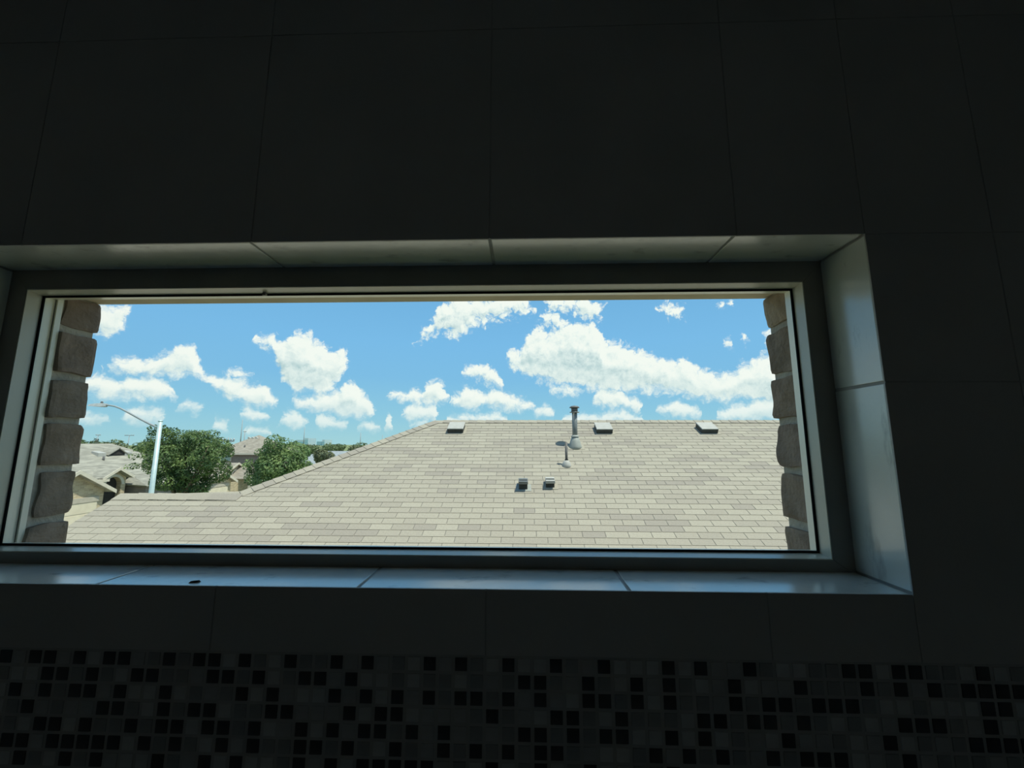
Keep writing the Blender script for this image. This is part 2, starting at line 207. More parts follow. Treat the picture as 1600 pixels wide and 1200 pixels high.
M = {}
M['wall_tile'] = mat('wall_tile', (.47, .47, .45), .5, (.53, .52, .50), scale=5, bump=.05)
M['grout'] = mat('grout', (.42, .42, .405), .9, (.47, .465, .45), scale=30)
def reveal_mat():
    m = mat('reveal_tile', (.70, .735, .68), .20, (.80, .83, .77), scale=9, detail=5, bump=.08, bscale=60)
    nt = m.node_tree; b = nt.nodes['Principled BSDF']; src = b.inputs['Base Color'].links[0].from_socket
    tc = nt.nodes.new('ShaderNodeTexCoord'); mp = nt.nodes.new('ShaderNodeMapping'); mp.inputs['Scale'].default_value = (18, 34, 9)
    nt.links.new(tc.outputs['Object'], mp.inputs[0])
    n = nt.nodes.new('ShaderNodeTexNoise'); n.inputs['Scale'].default_value = 1; n.inputs['Detail'].default_value = 6; n.inputs['Roughness'].default_value = .65
    nt.links.new(mp.outputs[0], n.inputs['Vector'])
    r = nt.nodes.new('ShaderNodeMapRange'); r.inputs[1].default_value = .58; r.inputs[2].default_value = .74; r.inputs[4].default_value = .75
    nt.links.new(n.outputs['Fac'], r.inputs[0])
    mx = nt.nodes.new('ShaderNodeMixRGB'); nt.links.new(r.outputs[0], mx.inputs[0]); nt.links.new(src, mx.inputs[1]); mx.inputs[2].default_value = (.34, .35, .33, 1); b.inputs['Specular IOR Level'].default_value = .9; b.inputs['Coat Weight'].default_value = .7; b.inputs['Coat Roughness'].default_value = .18; b.inputs['Coat IOR'].default_value = 1.6
    nt.links.new(mx.outputs[0], b.inputs['Base Color'])
    return m
M['reveal'] = reveal_mat()
M['mosaic_dark'] = mat('mosaic_dark', (.05, .05, .05), .35, (.08, .08, .08), scale=40)
M['mosaic_mid'] = mat('mosaic_mid', (.30, .305, .30), .4, (.36, .365, .36), scale=40)
M['mosaic_grey'] = mat('mosaic_grey', (.42, .425, .42), .4, (.49, .495, .49), scale=40)
M['mosaic_light'] = mat('mosaic_light', (.52, .525, .515), .4, (.60, .605, .59), scale=40)
M['plaster'] = mat('plaster', (.74, .73, .70), .9, (.78, .77, .74), scale=4)
M['room_floor'] = mat('room_floor', (.52, .50, .46), .5, (.58, .56, .52), scale=4)
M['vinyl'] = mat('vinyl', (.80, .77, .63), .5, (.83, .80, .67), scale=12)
M['vinyl_shaded'] = mat('vinyl_shaded', (.27, .26, .235), .6, (.31, .30, .27), scale=12)  # same tan vinyl, darkened in colour for the backlit room side
vb = M['vinyl'].node_tree.nodes['Principled BSDF']; vb.inputs['Roughness'].default_value = .28; vb.inputs['Specular IOR Level'].default_value = .6; vb.inputs['Coat Weight'].default_value = .5; vb.inputs['Coat Roughness'].default_value = .15
M['rubber'] = mat('rubber', (.012, .012, .013), .6, spec=.1)
M['sealant'] = mat('sealant', (.46, .43, .37), .8, (.55, .52, .45), scale=30)
M['mortar'] = mat('mortar', (.38, .345, .285), .95, (.48, .435, .36), scale=40, bump=.6, bscale=160)
BR = [((.225, .165, .118), (.31, .235, .175)), ((.195, .148, .11), (.27, .21, .16)), ((.29, .22, .15), (.365, .285, .20)), ((.21, .155, .12), (.295, .225, .175))]
for i, (a, b) in enumerate(BR):
    M['brick%d' % i] = mat('brick_clay_%d' % i, a, .95, b, scale=28, detail=6, bump=.7, bscale=120)
M['outer_brick'] = brick_mat('outer_brick', (.19, .16, .135), (.25, .21, .17), (.38, .36, .32), .24, .0845)
M['lintel'] = mat('lintel', (.68, .57, .42), .8, (.76, .65, .49), scale=18)
def glass_mat():
    m = bpy.data.materials.new('pane_glass'); m.use_nodes = True; nt = m.node_tree; nt.nodes.clear()
    t = nt.nodes.new('ShaderNodeBsdfTransparent'); t.inputs[0].default_value = (.95, .978, .952, 1)
    g = nt.nodes.new('ShaderNodeBsdfGlossy'); g.inputs['Roughness'].default_value = .0
    f = nt.nodes.new('ShaderNodeFresnel')          # a thin pane: the same reflectance from both of its faces
    ge = nt.nodes.new('ShaderNodeNewGeometry'); io = nt.nodes.new('ShaderNodeMapRange'); nt.links.new(ge.outputs['Backfacing'], io.inputs[0])
    io.inputs[3].default_value = 1.30; io.inputs[4].default_value = 1/1.30; nt.links.new(io.outputs[0], f.inputs[0])
    mx = nt.nodes.new('ShaderNodeMixShader'); o = nt.nodes.new('ShaderNodeOutputMaterial')
    nt.links.new(f.outputs[0], mx.inputs[0]); nt.links.new(t.outputs[0], mx.inputs[1]); nt.links.new(g.outputs[0], mx.inputs[2])
    nt.links.new(mx.outputs[0], o.inputs[0]); return m
M['glass'] = glass_mat()
SH = [(.385, .352, .282), (.368, .335, .270), (.350, .318, .258), (.325, .294, .244), (.398, .364, .292)]
for i, c in enumerate(SH):
    M['shingle%d' % i] = mat('shingle_granules_%d' % i, tuple(.9*v for v in c), .95, tuple(1.1*v for v in c), scale=60, detail=5, bump=.5, bscale=300, spec=.1, contrast=(.3, .7))
M['roof_felt'] = mat('roof_felt', (.16, .15, .13), .95, (.19, .18, .16), scale=30)
M['vent_paint'] = mat('vent_paint', (.42, .41, .37), .6, (.47, .46, .42), scale=10)
M['vent_dark'] = mat('vent_dark', (.045, .05, .045), .7, (.065, .07, .065), scale=20)
M['flashing'] = mat('flashing', (.30, .315, .285), .6, (.37, .385, .35), scale=10)
M['galv'] = mat('galvanised', (.20, .215, .21), .5, (.26, .275, .265), scale=9, metal=.35)
M['pipe_dark'] = mat('pipe_dark', (.13, .125, .12), .6, (.17, .165, .155), scale=9)
M['siding'] = mat('siding', (.45, .40, .32), .9, (.50, .45, .36), scale=6)
M['trim'] = mat('trim', (.62, .56, .45), .8, (.68, .62, .50), scale=6)
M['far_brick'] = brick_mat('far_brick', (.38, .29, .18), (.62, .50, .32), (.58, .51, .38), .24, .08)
M['far_brick_shaded'] = brick_mat('far_brick_shaded', (.22, .185, .16), (.28, .235, .20), (.33, .30, .26), .24, .08)  # far house brick with the shade of unlit walls put into its colour
M['far_roof'] = far_roof_mat('far_roof', (.25, .24, .20), (.37, .355, .295))
M['far_roof_brown'] = far_roof_mat('far_roof_brown', (.27, .24, .195), (.35, .315, .26))
M['far_roof_grey'] = far_roof_mat('far_roof_grey', (.27, .30, .31), (.33, .36, .37))
M['garage'] = mat('garage_paint', (.66, .58, .43), .7, (.72, .64, .48), scale=3)
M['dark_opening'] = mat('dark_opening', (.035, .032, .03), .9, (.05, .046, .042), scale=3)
M['window_glass'] = mat('window_glass', (.28, .40, .37), .15, (.36, .48, .44), scale=2, spec=.6)
M['lamp_pole'] = mat('lamp_pole', (.46, .58, .58), .45, (.54, .66, .65), scale=5, metal=.2)
M['lamp_head'] = mat('lamp_head', (.42, .44, .44), .5, (.5, .52, .52), scale=8)
M['bark'] = mat('bark', (.10, .075, .055), .95, (.16, .125, .09), scale=9, bump=.6)
def leaf_mat(name, c1, c2, island=.35):
    m = mat(name, c1, .55, c2, scale=2.4, detail=3, island=island, contrast=(.36, .66), spec=.35)
    nt = m.node_tree; b = nt.nodes['Principled BSDF']; o = [n for n in nt.nodes if n.type == 'OUTPUT_MATERIAL'][0]
    tr = nt.nodes.new('ShaderNodeBsdfTranslucent'); nt.links.new(b.inputs['Base Color'].links[0].from_socket, tr.inputs[0])
    mx = nt.nodes.new('ShaderNodeMixShader'); mx.inputs[0].default_value = .3
    nt.links.new(b.outputs[0], mx.inputs[1]); nt.links.new(tr.outputs[0], mx.inputs[2]); nt.links.new(mx.outputs[0], o.inputs[0])
    return m
M['leaf'] = leaf_mat('leaf', (.045, .10, .04), (.24, .33, .11))
M['leaf_light'] = leaf_mat('leaf_light', (.10, .185, .075), (.27, .36, .13))
M['leaf_far'] = leaf_mat('leaf_far', (.11, .165, .075), (.20, .25, .11), .2)
M['leaf_far2'] = leaf_mat('leaf_far2', (.13, .17, .10), (.24, .25, .13), .2)
M['leaf_conifer'] = leaf_mat('leaf_conifer', (.07, .10, .07), (.12, .15, .09), .2)
M['office_glass'] = mat('office_glass', (.25, .48, .56), .2, (.34, .58, .64), scale=.05, spec=.5)
M['office_frame'] = mat('office_frame', (.45, .58, .62), .6, (.5, .62, .66), scale=.1)
M['utility'] = mat('utility', (.30, .33, .34), .7, (.36, .39, .40), scale=2)
M['grass'] = mat('grass', (.14, .19, .07), .95, (.24, .26, .12), scale=.6, detail=8)
M['asphalt'] = mat('asphalt', (.20, .20, .195), .9, (.25, .25, .24), scale=3, detail=8)
M['concrete'] = mat('concrete', (.50, .47, .41), .9, (.56, .53, .47), scale=2, detail=8)
M['debris'] = mat('debris', (.03, .025, .02), .8, (.05, .04, .03), scale=90)

# ------------------------------------------------------------------ mesh helpers
def org(o):
    v = Vector()
    while o: v += o.location; o = o.parent
    return v
class MB:
    def __init__(s): s.v = []; s.f = []; s.mi = []; s.smooth = set()
    def poly(s, *pts, mi=0):
        i = len(s.v); s.v += [Vector(p) for p in pts]; s.f.append(tuple(range(i, i+len(pts)))); s.mi.append(mi); return s
    def hexa(s, p, mi=0):
        """8 points: bottom 0-3 ccw, top 4-7"""
        i = len(s.v); s.v += [Vector(q) for q in p]
        for f in ((3,2,1,0),(4,5,6,7),(0,1,5,4),(1,2,6,5),(2,3,7,6),(3,0,4,7)): s.f.append(tuple(i+k for k in f)); s.mi.append(mi)
        return s
    def box(s, a, b, mi=0):
        x0,y0,z0 = a; x1,y1,z1 = b
        return s.hexa([(x0,y0,z0),(x1,y0,z0),(x1,y1,z0),(x0,y1,z0),(x0,y0,z1),(x1,y0,z1),(x1,y1,z1),(x0,y1,z1)], mi)
    def slab(s, pts, t, mi=0):
        """planar polygon given thickness t downwards (along -normal)"""
        pts = [Vector(p) for p in pts]; n = Vector()
        for k in range(len(pts)): n += (pts[k]-pts[0]).cross(pts[(k+1) % len(pts)]-pts[0])
        n.normalize(); lo = [p-n*t for p in pts]; i = len(s.v); c = len(pts); s.v += pts+lo
        s.f.append(tuple(range(i, i+c))); s.f.append(tuple(range(i+2*c-1, i+c-1, -1))); s.mi += [mi]*2
        for k in range(c):
            q = (k+1) % c; s.f.append((i+k, i+c+k, i+c+q, i+q)); s.mi.append(mi)
        return s
    def tube(s, pts, rad, n=12, cap=True, mi=0):
        pts = [Vector(p) for p in pts]
        if isinstance(rad, (int, float)): rad = [rad]*len(pts)
        i0 = len(s.v); up = None
        for k, p in enumerate(pts):
            d = (pts[min(k+1, len(pts)-1)]-pts[max(k-1, 0)]).normalized()
            if up is None:
                up = Vector((0,0,1)) if abs(d.z) < .9 else Vector((1,0,0))
            a = d.cross(up).normalized(); b = a.cross(d).normalized(); up = b
            for j in range(n):
                t = 2*math.pi*j/n; s.v.append(p+(a*math.cos(t)+b*math.sin(t))*rad[k])
        for k in range(len(pts)-1):
            for j in range(n):
                q = (j+1) % n
                s.smooth.add(len(s.f)); s.f.append((i0+k*n+j, i0+k*n+q, i0+(k+1)*n+q, i0+(k+1)*n+j)); s.mi.append(mi)
        if cap:
            s.f.append(tuple(i0+j for j in range(n-1, -1, -1))); e = i0+(len(pts)-1)*n
            s.f.append(tuple(e+j for j in range(n))); s.mi += [mi]*2
        return s
    def lathe(s, c, prof, n=20, mi=0):
        """profile of (radius, z) about a vertical axis through c"""
        return s.tube([Vector(c)+Vector((0,0,z)) for r, z in prof], [max(r, 1e-4) for r, z in prof], n, True, mi)
    def build(s, name, m, parent=None, bevel=0, recalc=True):
        me = bpy.data.meshes.new(name); o0 = org(parent) if parent else Vector()
        me.from_pydata([p-o0 for p in s.v], [], s.f)
        ms = m if isinstance(m, (list, tuple)) else [m]
        for k in ms: me.materials.append(k)
        if len(ms) > 1: me.polygons.foreach_set('material_index', s.mi)
        if s.smooth: me.polygons.foreach_set('use_smooth', [k in s.smooth for k in range(len(s.f))])
        if recalc or bevel:
            bm = bmesh.new(); bm.from_mesh(me)
            if recalc: bmesh.ops.recalc_face_normals(bm, faces=bm.faces)
            if bevel:
                bmesh.ops.bevel(bm, geom=[e for e in bm.edges], offset=bevel, segments=2, affect='EDGES', profile=.6)
            bm.to_mesh(me); bm.free()
        me.update()
        o = bpy.data.objects.new(name, me); COL.objects.link(o); o.parent = parent
        return o
def root(name, loc, label=None, cat=None, group=None):
    o = bpy.data.objects.new(name, None); COL.objects.link(o); o.location = loc; o.empty_display_size = .3
    if label: o['label'] = label
    if cat: o['category'] = cat
    if group: o['group'] = group
    return o
def tag(o, label, cat, group=None):
    o['label'] = label; o['category'] = cat
    if group: o['group'] = group
    return o
def struct(o, label=None):
    o['kind'] = 'structure'
    if label: o['label'] = label
    return o
def inst(name, me, loc, parent):
    o = bpy.data.objects.new(name, me); COL.objects.link(o); o.parent = parent; o.location = Vector(loc)-(org(parent) if parent else Vector())
    return o

# ================================================================== the room
Z = 5.6
XL, XR, ZB, ZT = -.889, .4865, Z-.1876, Z+.2953          # tiled opening
RX0, RX1, RY0, FZ, CZ = -1.6, 1.1, -1.9, 3.9, 6.38       # room
def ring(mb, x0, x1, z0, z1, X0, X1, Z0, Z1, ya, yb):
    """wall slab X0..X1 x Z0..Z1 with the hole x0..x1 x z0..z1"""
    mb.box((X0, ya, Z0), (x0, yb, Z1)); mb.box((x1, ya, Z0), (X1, yb, Z1))
    mb.box((x0, ya, Z0), (x1, yb, z0)); mb.box((x0, ya, z1), (x1, yb, Z1)); return mb
T = .008
wf = struct(ring(MB(), XL-.0018, XR+.0018, ZB-.0018, ZT+.0018, RX0, RX1, FZ, CZ, .001, .128).build('wall_front', M['grout'], recalc=False), 'dark tiled shower wall around the wide window')
struct(MB().box((RX0-.1, RY0-.1, FZ-.1), (RX1+.1, .1, FZ)).build('floor', M['room_floor']))
struct(MB().box((RX0-.1, RY0-.1, CZ), (RX1+.1, .1, CZ+.1)).build('ceiling', M['plaster']))
struct(MB().box((RX0-.1, RY0, FZ), (RX0, .1, CZ)).build('wall_left', M['plaster']))
struct(MB().box((RX1, RY0, FZ), (RX1+.1, .1, CZ)).build('wall_right', M['plaster']))
struct(MB().box((RX0-.1, RY0-.1, FZ), (RX1+.1, RY0, CZ)).build('wall_back', M['plaster']))

G = .002   # grout joint
def tile(x0, x1, z0, z1):
    if x1-x0 < .02 or z1-z0 < .02: return
    near = lambda a, *b: any(abs(a-q) < 1e-4 for q in b)        # tiles run up to the edge of the opening without a joint
    g0, g1 = (0 if near(x0, XR) else G/2), (0 if near(x1, XL) else G/2)
    h0, h1 = (0 if near(z0, ZT) else G/2), (0 if near(z1, ZB) else G/2)
    MB().box((x0+g0, 0, z0+h0), (x1-g1, .002, z1-h1)).build('tile', M['wall_tile'], wf, bevel=.0004)
joints = [-.0496+.356*k for k in range(-5, 4)]
xs = sorted([RX0, RX1, XL, XR]+[j for j in joints if RX0+.03 < j < RX1-.03 and abs(j-XL) > .03 and abs(j-XR) > .03])
MT = Z-.267                                                # top of the mosaic band
MP, MR = .0199, .0195                                      # mosaic pitch across, up
MBT = MT-8*MR
for a, b in zip(xs, xs[1:]):
    for z0, z1 in ((ZT, ZT+.356), (ZT+.356, CZ)): tile(a, b, z0, z1)
    if a >= XL-1e-6 and b <= XR+1e-6: tile(a, b, MT, ZB)
    else:
        tile(a, b, MT, Z+.0815); tile(a, b, Z+.0815, ZT)
    for k in range(5): tile(a, b, max(FZ, MBT-.356*(k+1)), MBT-.356*k)

# tiles lining the opening
yb = .0879
def lining(name, cuts, make):
    for a, b in zip(cuts, cuts[1:]): make(a+.0022, b-.0022).build(name, M['reveal'], wf, bevel=.001)
lining('sill_tile', [XL, -.5712, -.2179, .1351, XR], lambda a, b: MB().box((a, .002, ZB-T), (b, yb, ZB)))
lining('head_tile', [XL, -.4082, -.0496, .3036, XR], lambda a, b: MB().box((a, .002, ZT), (b, yb, ZT+T)))
lining('jamb_tile', [ZB, Z+.0815, ZT], lambda a, b: MB().box((XR, .002, a), (XR+T, yb, b)))
lining('jamb_tile', [ZB, Z+.0815, ZT], lambda a, b: MB().box((XL-T, .002, a), (XL, yb, b)))

# mosaic band: dark chips where the photograph has them
DARK = [[-34,-32,-31,-29,-27,-26,-23,-21,-20,-18,-15,-12,-10,-6,-4,-1,2,5,9,11,14,20,21,23,24],
 [-31,-30,-28,-25,-24,-20,-19,-17,-14,-13,-11,0,1,4,7,9,13,17,21,23,25,27],
 [-33,-31,-29,-28,-26,-23,-18,-16,-12,-10,-8,-6,-4,-3,-1,1,4,5,7,9,13,15,16,18,19,20,28],
 [-32,-27,-26,-23,-21,-20,-16,-15,-11,-9,-8,-2,2,3,6,11,12,14,15,17,23,24,25],
 [-31,-30,-28,-25,-23,-22,-20,-19,-17,-14,-12,-10,-9,-7,-5,0,1,3,5,6,9,11,16,22,27,29],
 [-33,-32,-30,-29,-28,-27,-26,-24,-22,-19,-17,-14,-13,-11,-8,-5,-3,-1,1,2,8,10,12,15,17,18,19,23],
 [-32,-29,-27,-23,-20,-18,-14,-12,-10,-9,-8,-7,-6,-2,1,4,9,13,18], [-30,-25,-21,-16,-9,-3,2,7]]
rng = random.Random(3)
def chip(mb, x, z, mi):
    h = .0087; c = .0012
    mb.hexa([(x-h, T, z-h), (x+h, T, z-h), (x+h, T, z+h), (x-h, T, z+h), (x-h+c, -.0002, z-h+c), (x+h-c, -.0002, z-h+c), (x+h-c, -.0002, z+h-c), (x-h+c, -.0002, z+h-c)], mi)
    return mb
mm = [M['mosaic_dark'], M['mosaic_mid'], M['mosaic_grey'], M['mosaic_light']]
chips = []
for k in range(4):
    o = chip(MB(), 0, 0, 0).build('mosaic_tile', mm[k]); chips.append(o.data); bpy.data.objects.remove(o)
rest = MB(); count = 0
order = sorted([(abs(c+12), c, r) for c in range(int(RX0/MP)+1, int(RX1/MP)) for r in range(8)])
for _, c, r in order:
    x, z = c*MP-.0006, MT-.0099-MR*r
    v = rng.random()
    k = 0 if (c in DARK[r]) or (not -34 <= c <= 27 and v < .3) else (1 if v < .45 else 2 if v < .68 else 3)
    if count < 300 and r < 7: inst('mosaic_tile', chips[k], (x, 0, z), wf); count += 1
    else: chip(rest, x, z, k)
o = rest.build('mosaic_tile', mm, wf); o['kind'] = 'stuff'

# ------------------------------------------------------------------ window
win = struct(root('window_1', (0, .0879, ZB)), 'wide fixed picture window with tan vinyl frame')
gx0, gx1, gz0, gz1, yg = -.8527, .4503, Z-.1654, Z+.2556, .1094
def rails(name, o, fr, gl, y0, y1, m, bevel=0):
    """four mitred rails: outer rectangle o, inner rectangle fr at y0, inner rectangle gl at y1"""
    for s in range(4):
        def c(q, k): return ((q[0], q[2]), (q[1], q[2]), (q[1], q[3]), (q[0], q[3]))[k % 4]
        a, b = s, s+1
        P = lambda q, k, y: (c(q, k)[0], y, c(q, k)[1])
        MB().hexa([P(o, a, y0), P(o, b, y0), P(fr, b, y0), P(fr, a, y0), P(o, a, y1), P(o, b, y1), P(gl, b, y1), P(gl, a, y1)]).build(name, m, win, bevel=bevel)
ex = lambda d: (gx0-d, gx1+d, gz0-d, gz1+d)
rails('frame_rail', (XL-.02, XR+.02, ZB-.02, ZT+.02), ex(.0055), ex(.0055), yb, yg, M['vinyl_shaded'], .0008)
rails('glazing_bead', ex(.0055), ex(.004), ex(.001), yb+.0005, yg, M['vinyl'])
rails('outer_frame_rail', ex(.045), ex(0), ex(.001), yg, .129, M['vinyl'])
rails('gasket', ex(.002), ex(-.0014), ex(-.0022), yg-.001, yg+.001, M['rubber'])
MB().box((gx0-.03, .1285, gz0-.01), (gx0+.0035, .1375, gz1+.012)).build('jamb_strip', M['vinyl'], win)
MB().box((gx0, yg+.001, gz0), (gx1, yg+.005, gz1)).build('glass_pane', M['glass'], win)
MB().box((gx0+.40, yg-.007, gz1-.0035), (gx0+.406, yg-.002, gz1+.001)).build('glazing_clip', M['vinyl_shaded'], win)

# ------------------------------------------------------------------ outside face of the wall: brick reveal
BX0, BX1, LT = -.845, .458, Z+.273
wo = struct(ring(MB(), BX0-.007, BX1+.007, Z-.235, LT+.004, -6, 4.5, -.3, 7.4, .1285, .193).build('wall_outer', M['outer_brick'], recalc=False), 'brown brick outer wall with grey mortar')
ring(MB(), BX0-.006, BX1+.006, Z-.232, LT+.003, BX0-.16, BX1+.16, Z-.32, LT+.1, .129, .196).build('mortar', M['mortar'], wo, recalc=False)
MB().box((BX0-.12, .129, LT), (BX1+.12, .2015, LT+.012)).build('lintel', M['lintel'], wo, bevel=.002)
MB().box((BX0-.006, .131, LT-.012), (BX1+.006, .139, LT+.001)).build('lintel_trim', M['lintel'], wo, bevel=.001)
def rough_brick(x0, x1, y0, y1, z0, z1, seed, m):
    bm = bmesh.new(); bmesh.ops.create_cube(bm, size=1)
    bmesh.ops.subdivide_edges(bm, edges=bm.edges, cuts=8, use_grid_fill=True)
    c = Vector(((x0+x1)/2, (y0+y1)/2, (z0+z1)/2)); d = Vector((x1-x0, y1-y0, z1-z0))
    for v in bm.verts:
        u = v.co.copy(); e = sum(abs(abs(t)-.5) < 1e-4 for t in u)
        p = c+Vector((u.x*d.x, u.y*d.y, u.z*d.z))
        q = p*24+Vector((seed*3.1, seed*1.7, 0))
        n = Vector((noise.noise(q), noise.noise(q+Vector((9, 0, 0))), noise.noise(q+Vector((0, 9, 0)))))
        p += n*.0040
        if e >= 2: p -= Vector((math.copysign(.0016, u.x), math.copysign(.0018, u.y), math.copysign(.0016, u.z)))*(e-1)*(.7+.6*noise.noise(q*2))
        v.co = p
    me = bpy.data.meshes.new('brick'); bm.to_mesh(me); bm.free(); me.materials.append(m)
    o = bpy.data.objects.new('brick', me); COL.objects.link(o); o.parent = wo
rb = random.Random(11)
zm = [.2935, .207, .120, .039, -.0475, -.137, -.223, -.31]
for s in (0, 1):
    for k in range(len(zm)-1):
        z1, z0 = Z+zm[k]-.0055, Z+zm[k+1]+.0055
        if k == 0: z1 = LT-.002
        j = rb.uniform(-.003, .003); deep = .127+rb.uniform(0, .004)
        m = M['brick%d' % rb.choice((0, 1, 1, 3) if s == 0 else (0, 2, 3, 1))]
        if s == 0: rough_brick(BX0-.1-.09*(k % 2), BX0+j, deep+(.016 if k == 4 else .009), .2015+rb.uniform(-.002, .003), z0, z1, k+1, m)
        else: rough_brick(BX1+j, BX1+.1+.09*(k % 2), deep, .2015+rb.uniform(-.002, .003), z0, z1, k+31, m)
for k in range(9):
    x = BX0+.004+k*.145
    rough_brick(x, min(x+.135, BX1-.002), .135, .2035, Z-.31, Z-.212, k+60, M['brick%d' % (k % 4)])

# chip of dirt on the sill
db = MB().hexa([(-.452, .010, ZB), (-.440, .012, ZB), (-.439, .016, ZB), (-.450, .015, ZB), (-.450, .0115, ZB+.002), (-.442, .013, ZB+.0025), (-.441, .015, ZB+.0025), (-.449, .014, ZB+.002)]).build('dirt_chip', M['debris'])
tag(db, 'small dark flake of dirt lying on the window sill tile', 'debris')

# ================================================================== outdoors: ground
struct(MB().box((-700, -300, -.4), (700, 900, 0)).build('ground', M['grass']), 'dry lawn and open ground')
struct(MB().box((-20.6, -120, 0), (-14.6, 200, .03)).build('street', M['asphalt']), 'grey asphalt street between the houses')
for x0, x1 in ((-20.8, -20.6), (-14.6, -14.4)):
    struct(MB().box((x0, -120, 0), (x1, 200, .12)).build('kerb', M['concrete']))

# ================================================================== neighbour's house with the big shingled roof
RY, RZ, RX = 8.41, 6.075, -1.985          # main ridge: y, z, left end
WY, WZ, WX = 5.82, 4.78, -6.40            # lower ridge: y, z, rake end
HX = RX-(RY-WY)                           # where the hip meets the lower ridge
EY, EZ = 2.6, 6.075-.5*(8.41-2.6)         # front eave
RR = 8.0                                  # right end of main ridge
nh = root('house', (0, RY, 0), 'brick house next door with big tan shingled hip roof facing the window', 'house')
zf = lambda y: RZ-.5*(RY-y)
BY = 2*RY-EY
rf = MB()
t = .10
rf.slab([(RX, RY, RZ), (HX, WY, WZ), (WX, WY, WZ), (WX, EY, EZ), (RR+5.81, EY, EZ), (RR, RY, RZ)], t)
rf.slab([(HX, WY, WZ), (WX, WY+(HX-WX), WZ-.5*(HX-WX)), (WX, WY, WZ)], t)
HB = (WX, RY+(RX-WX), RZ-.5*(RX-WX))
rf.slab([(RX, RY, RZ), HB, (WX, WY+(HX-WX), WZ-.5*(HX-WX)), (HX, WY, WZ)], t)
rf.slab([(RX, RY, RZ), (RR, RY, RZ), (RR+5.81, BY, EZ), (WX, BY, EZ), HB], t)
rf.slab([(RR, RY, RZ), (RR+5.81, EY, EZ), (RR+5.81, BY, EZ)], t)
roof = rf.build('roof', M['roof_felt'], nh)
hw = MB()
hw.box((WX+.4, EY+.4, -.2), (RR+5.4, BY-.4, EZ-.02))
hw.build('wall', M['far_brick'], nh)
MB().poly((WX+.4, EY+.4, EZ-.02), (WX+.4, WY+1.7, 3.85), (WX+.4, WY, WZ-.15), (WX+.4, EY+.5, EZ+.02)).build('gable_wall', M['siding'], nh)
MB().slab([(WX-.02, EY-.02, EZ-.02), (WX-.02, WY, WZ-.02), (WX-.02, WY, WZ-.16), (WX-.02, EY-.02, EZ-.16)], .02).build('fascia', M['trim'], nh)

# ---- shingle tabs
EXPO, TAB = .127, .305
sl = math.hypot(1, .5); dy, dz = 1/sl, .5/sl            # unit vector up the slope (0, dy, dz)
nrm = Vector((0, -dz, dy))
def S2W(x, s, h=0): return Vector((x, RY-s*dy, RZ-s*dz))+nrm*h     # s = distance down from the ridge
def left_edge(s):
    y = RY-s*dy
    return RX-(RY-y) if y > WY+1e-4 else WX
def tabmesh(mb, xa0, xa1, xb0, xb1, s0, s1, mi=0):
    """tab: top edge xa0..xa1 at s0, butt edge xb0..xb1 at s1"""
    lo, hi = .001, .007
    mb.hexa([S2W(xb0, s1, 0), S2W(xb1, s1, 0), S2W(xa1, s0, -.002), S2W(xa0, s0, -.002), S2W(xb0, s1, hi), S2W(xb1, s1, hi), S2W(xa1, s0, lo), S2W(xa0, s0, lo)], mi)
    return mb
sm = [M['shingle%d' % i] for i in range(5)]
rs = random.Random(21)
proto = []
for k in range(5):
    o = tabmesh(MB(), .0045, TAB-.0045, .0045, TAB-.0045, 0, EXPO+.02).build('shingle', sm[k]); proto.append((o.data, S2W(0, 0))); bpy.data.objects.remove(o)
def eyepx(p):
    v = p-EYE; d = v.dot(F_); return 800+627.5*v.dot(R_)/d, 600-627.5*v.dot(U_)/d
tabs = []
nrow = int((RY-EY)/dy/EXPO)+1
for r in range(nrow):
    s0, s1 = r*EXPO, (r+1)*EXPO
    l0, l1 = left_edge(s0+.02), left_edge(s1)
    off = (r*.1525+rs.uniform(-.012, .012)) % TAB
    n0 = int(math.floor((min(l0, l1)-off)/TAB)); n1 = int((RR+min(s1*dy, 5.8)-off)/TAB)
    tone = rs.gauss(0, .35); run = 0
    for n in range(n0, n1+1):
        x0 = off+n*TAB; x1 = x0+TAB
        if run <= 0: run = rs.choice((1, 1, 2, 3)); base = rs.gauss(1.2, 1.2)
        run -= 1
        k = max(0, min(3, int(round(base+tone)))) if rs.random() > .12 else 4
        if x1 < min(l0, l1)+.03: continue
        tabs.append((r, x0, x1, s0, s1, l0, l1, k))
sel = []
for i, (r, x0, x1, s0, s1, l0, l1, k) in enumerate(tabs):
    if x0 < max(l0, l1)+.01: continue
    px, py = eyepx(S2W((x0+x1)/2, s1))
    if 100 < px < 1225 and py < 866: sel.append((-py, i))
sel.sort(); single = {i for _, i in sel[:300]}
restm = MB()
for i, (r, x0, x1, s0, s1, l0, l1, k) in enumerate(tabs):
    if i in single:
        me, o0 = proto[k]; inst('shingle', me, S2W(x0, s0)-o0+Vector(), roof)
    else:
        g = .0045; a0, b0 = max(x0+g, l0), max(x0+g, l1); a1, b1 = max(x1-g, a0+.001), max(x1-g, b0+.001)
        tabmesh(restm, a0, a1, b0, b1, max(s0-.0, 0), s1+.02 if False else s1+.02, k)
o = restm.build('shingle', sm, roof, recalc=False); o['kind'] = 'stuff'

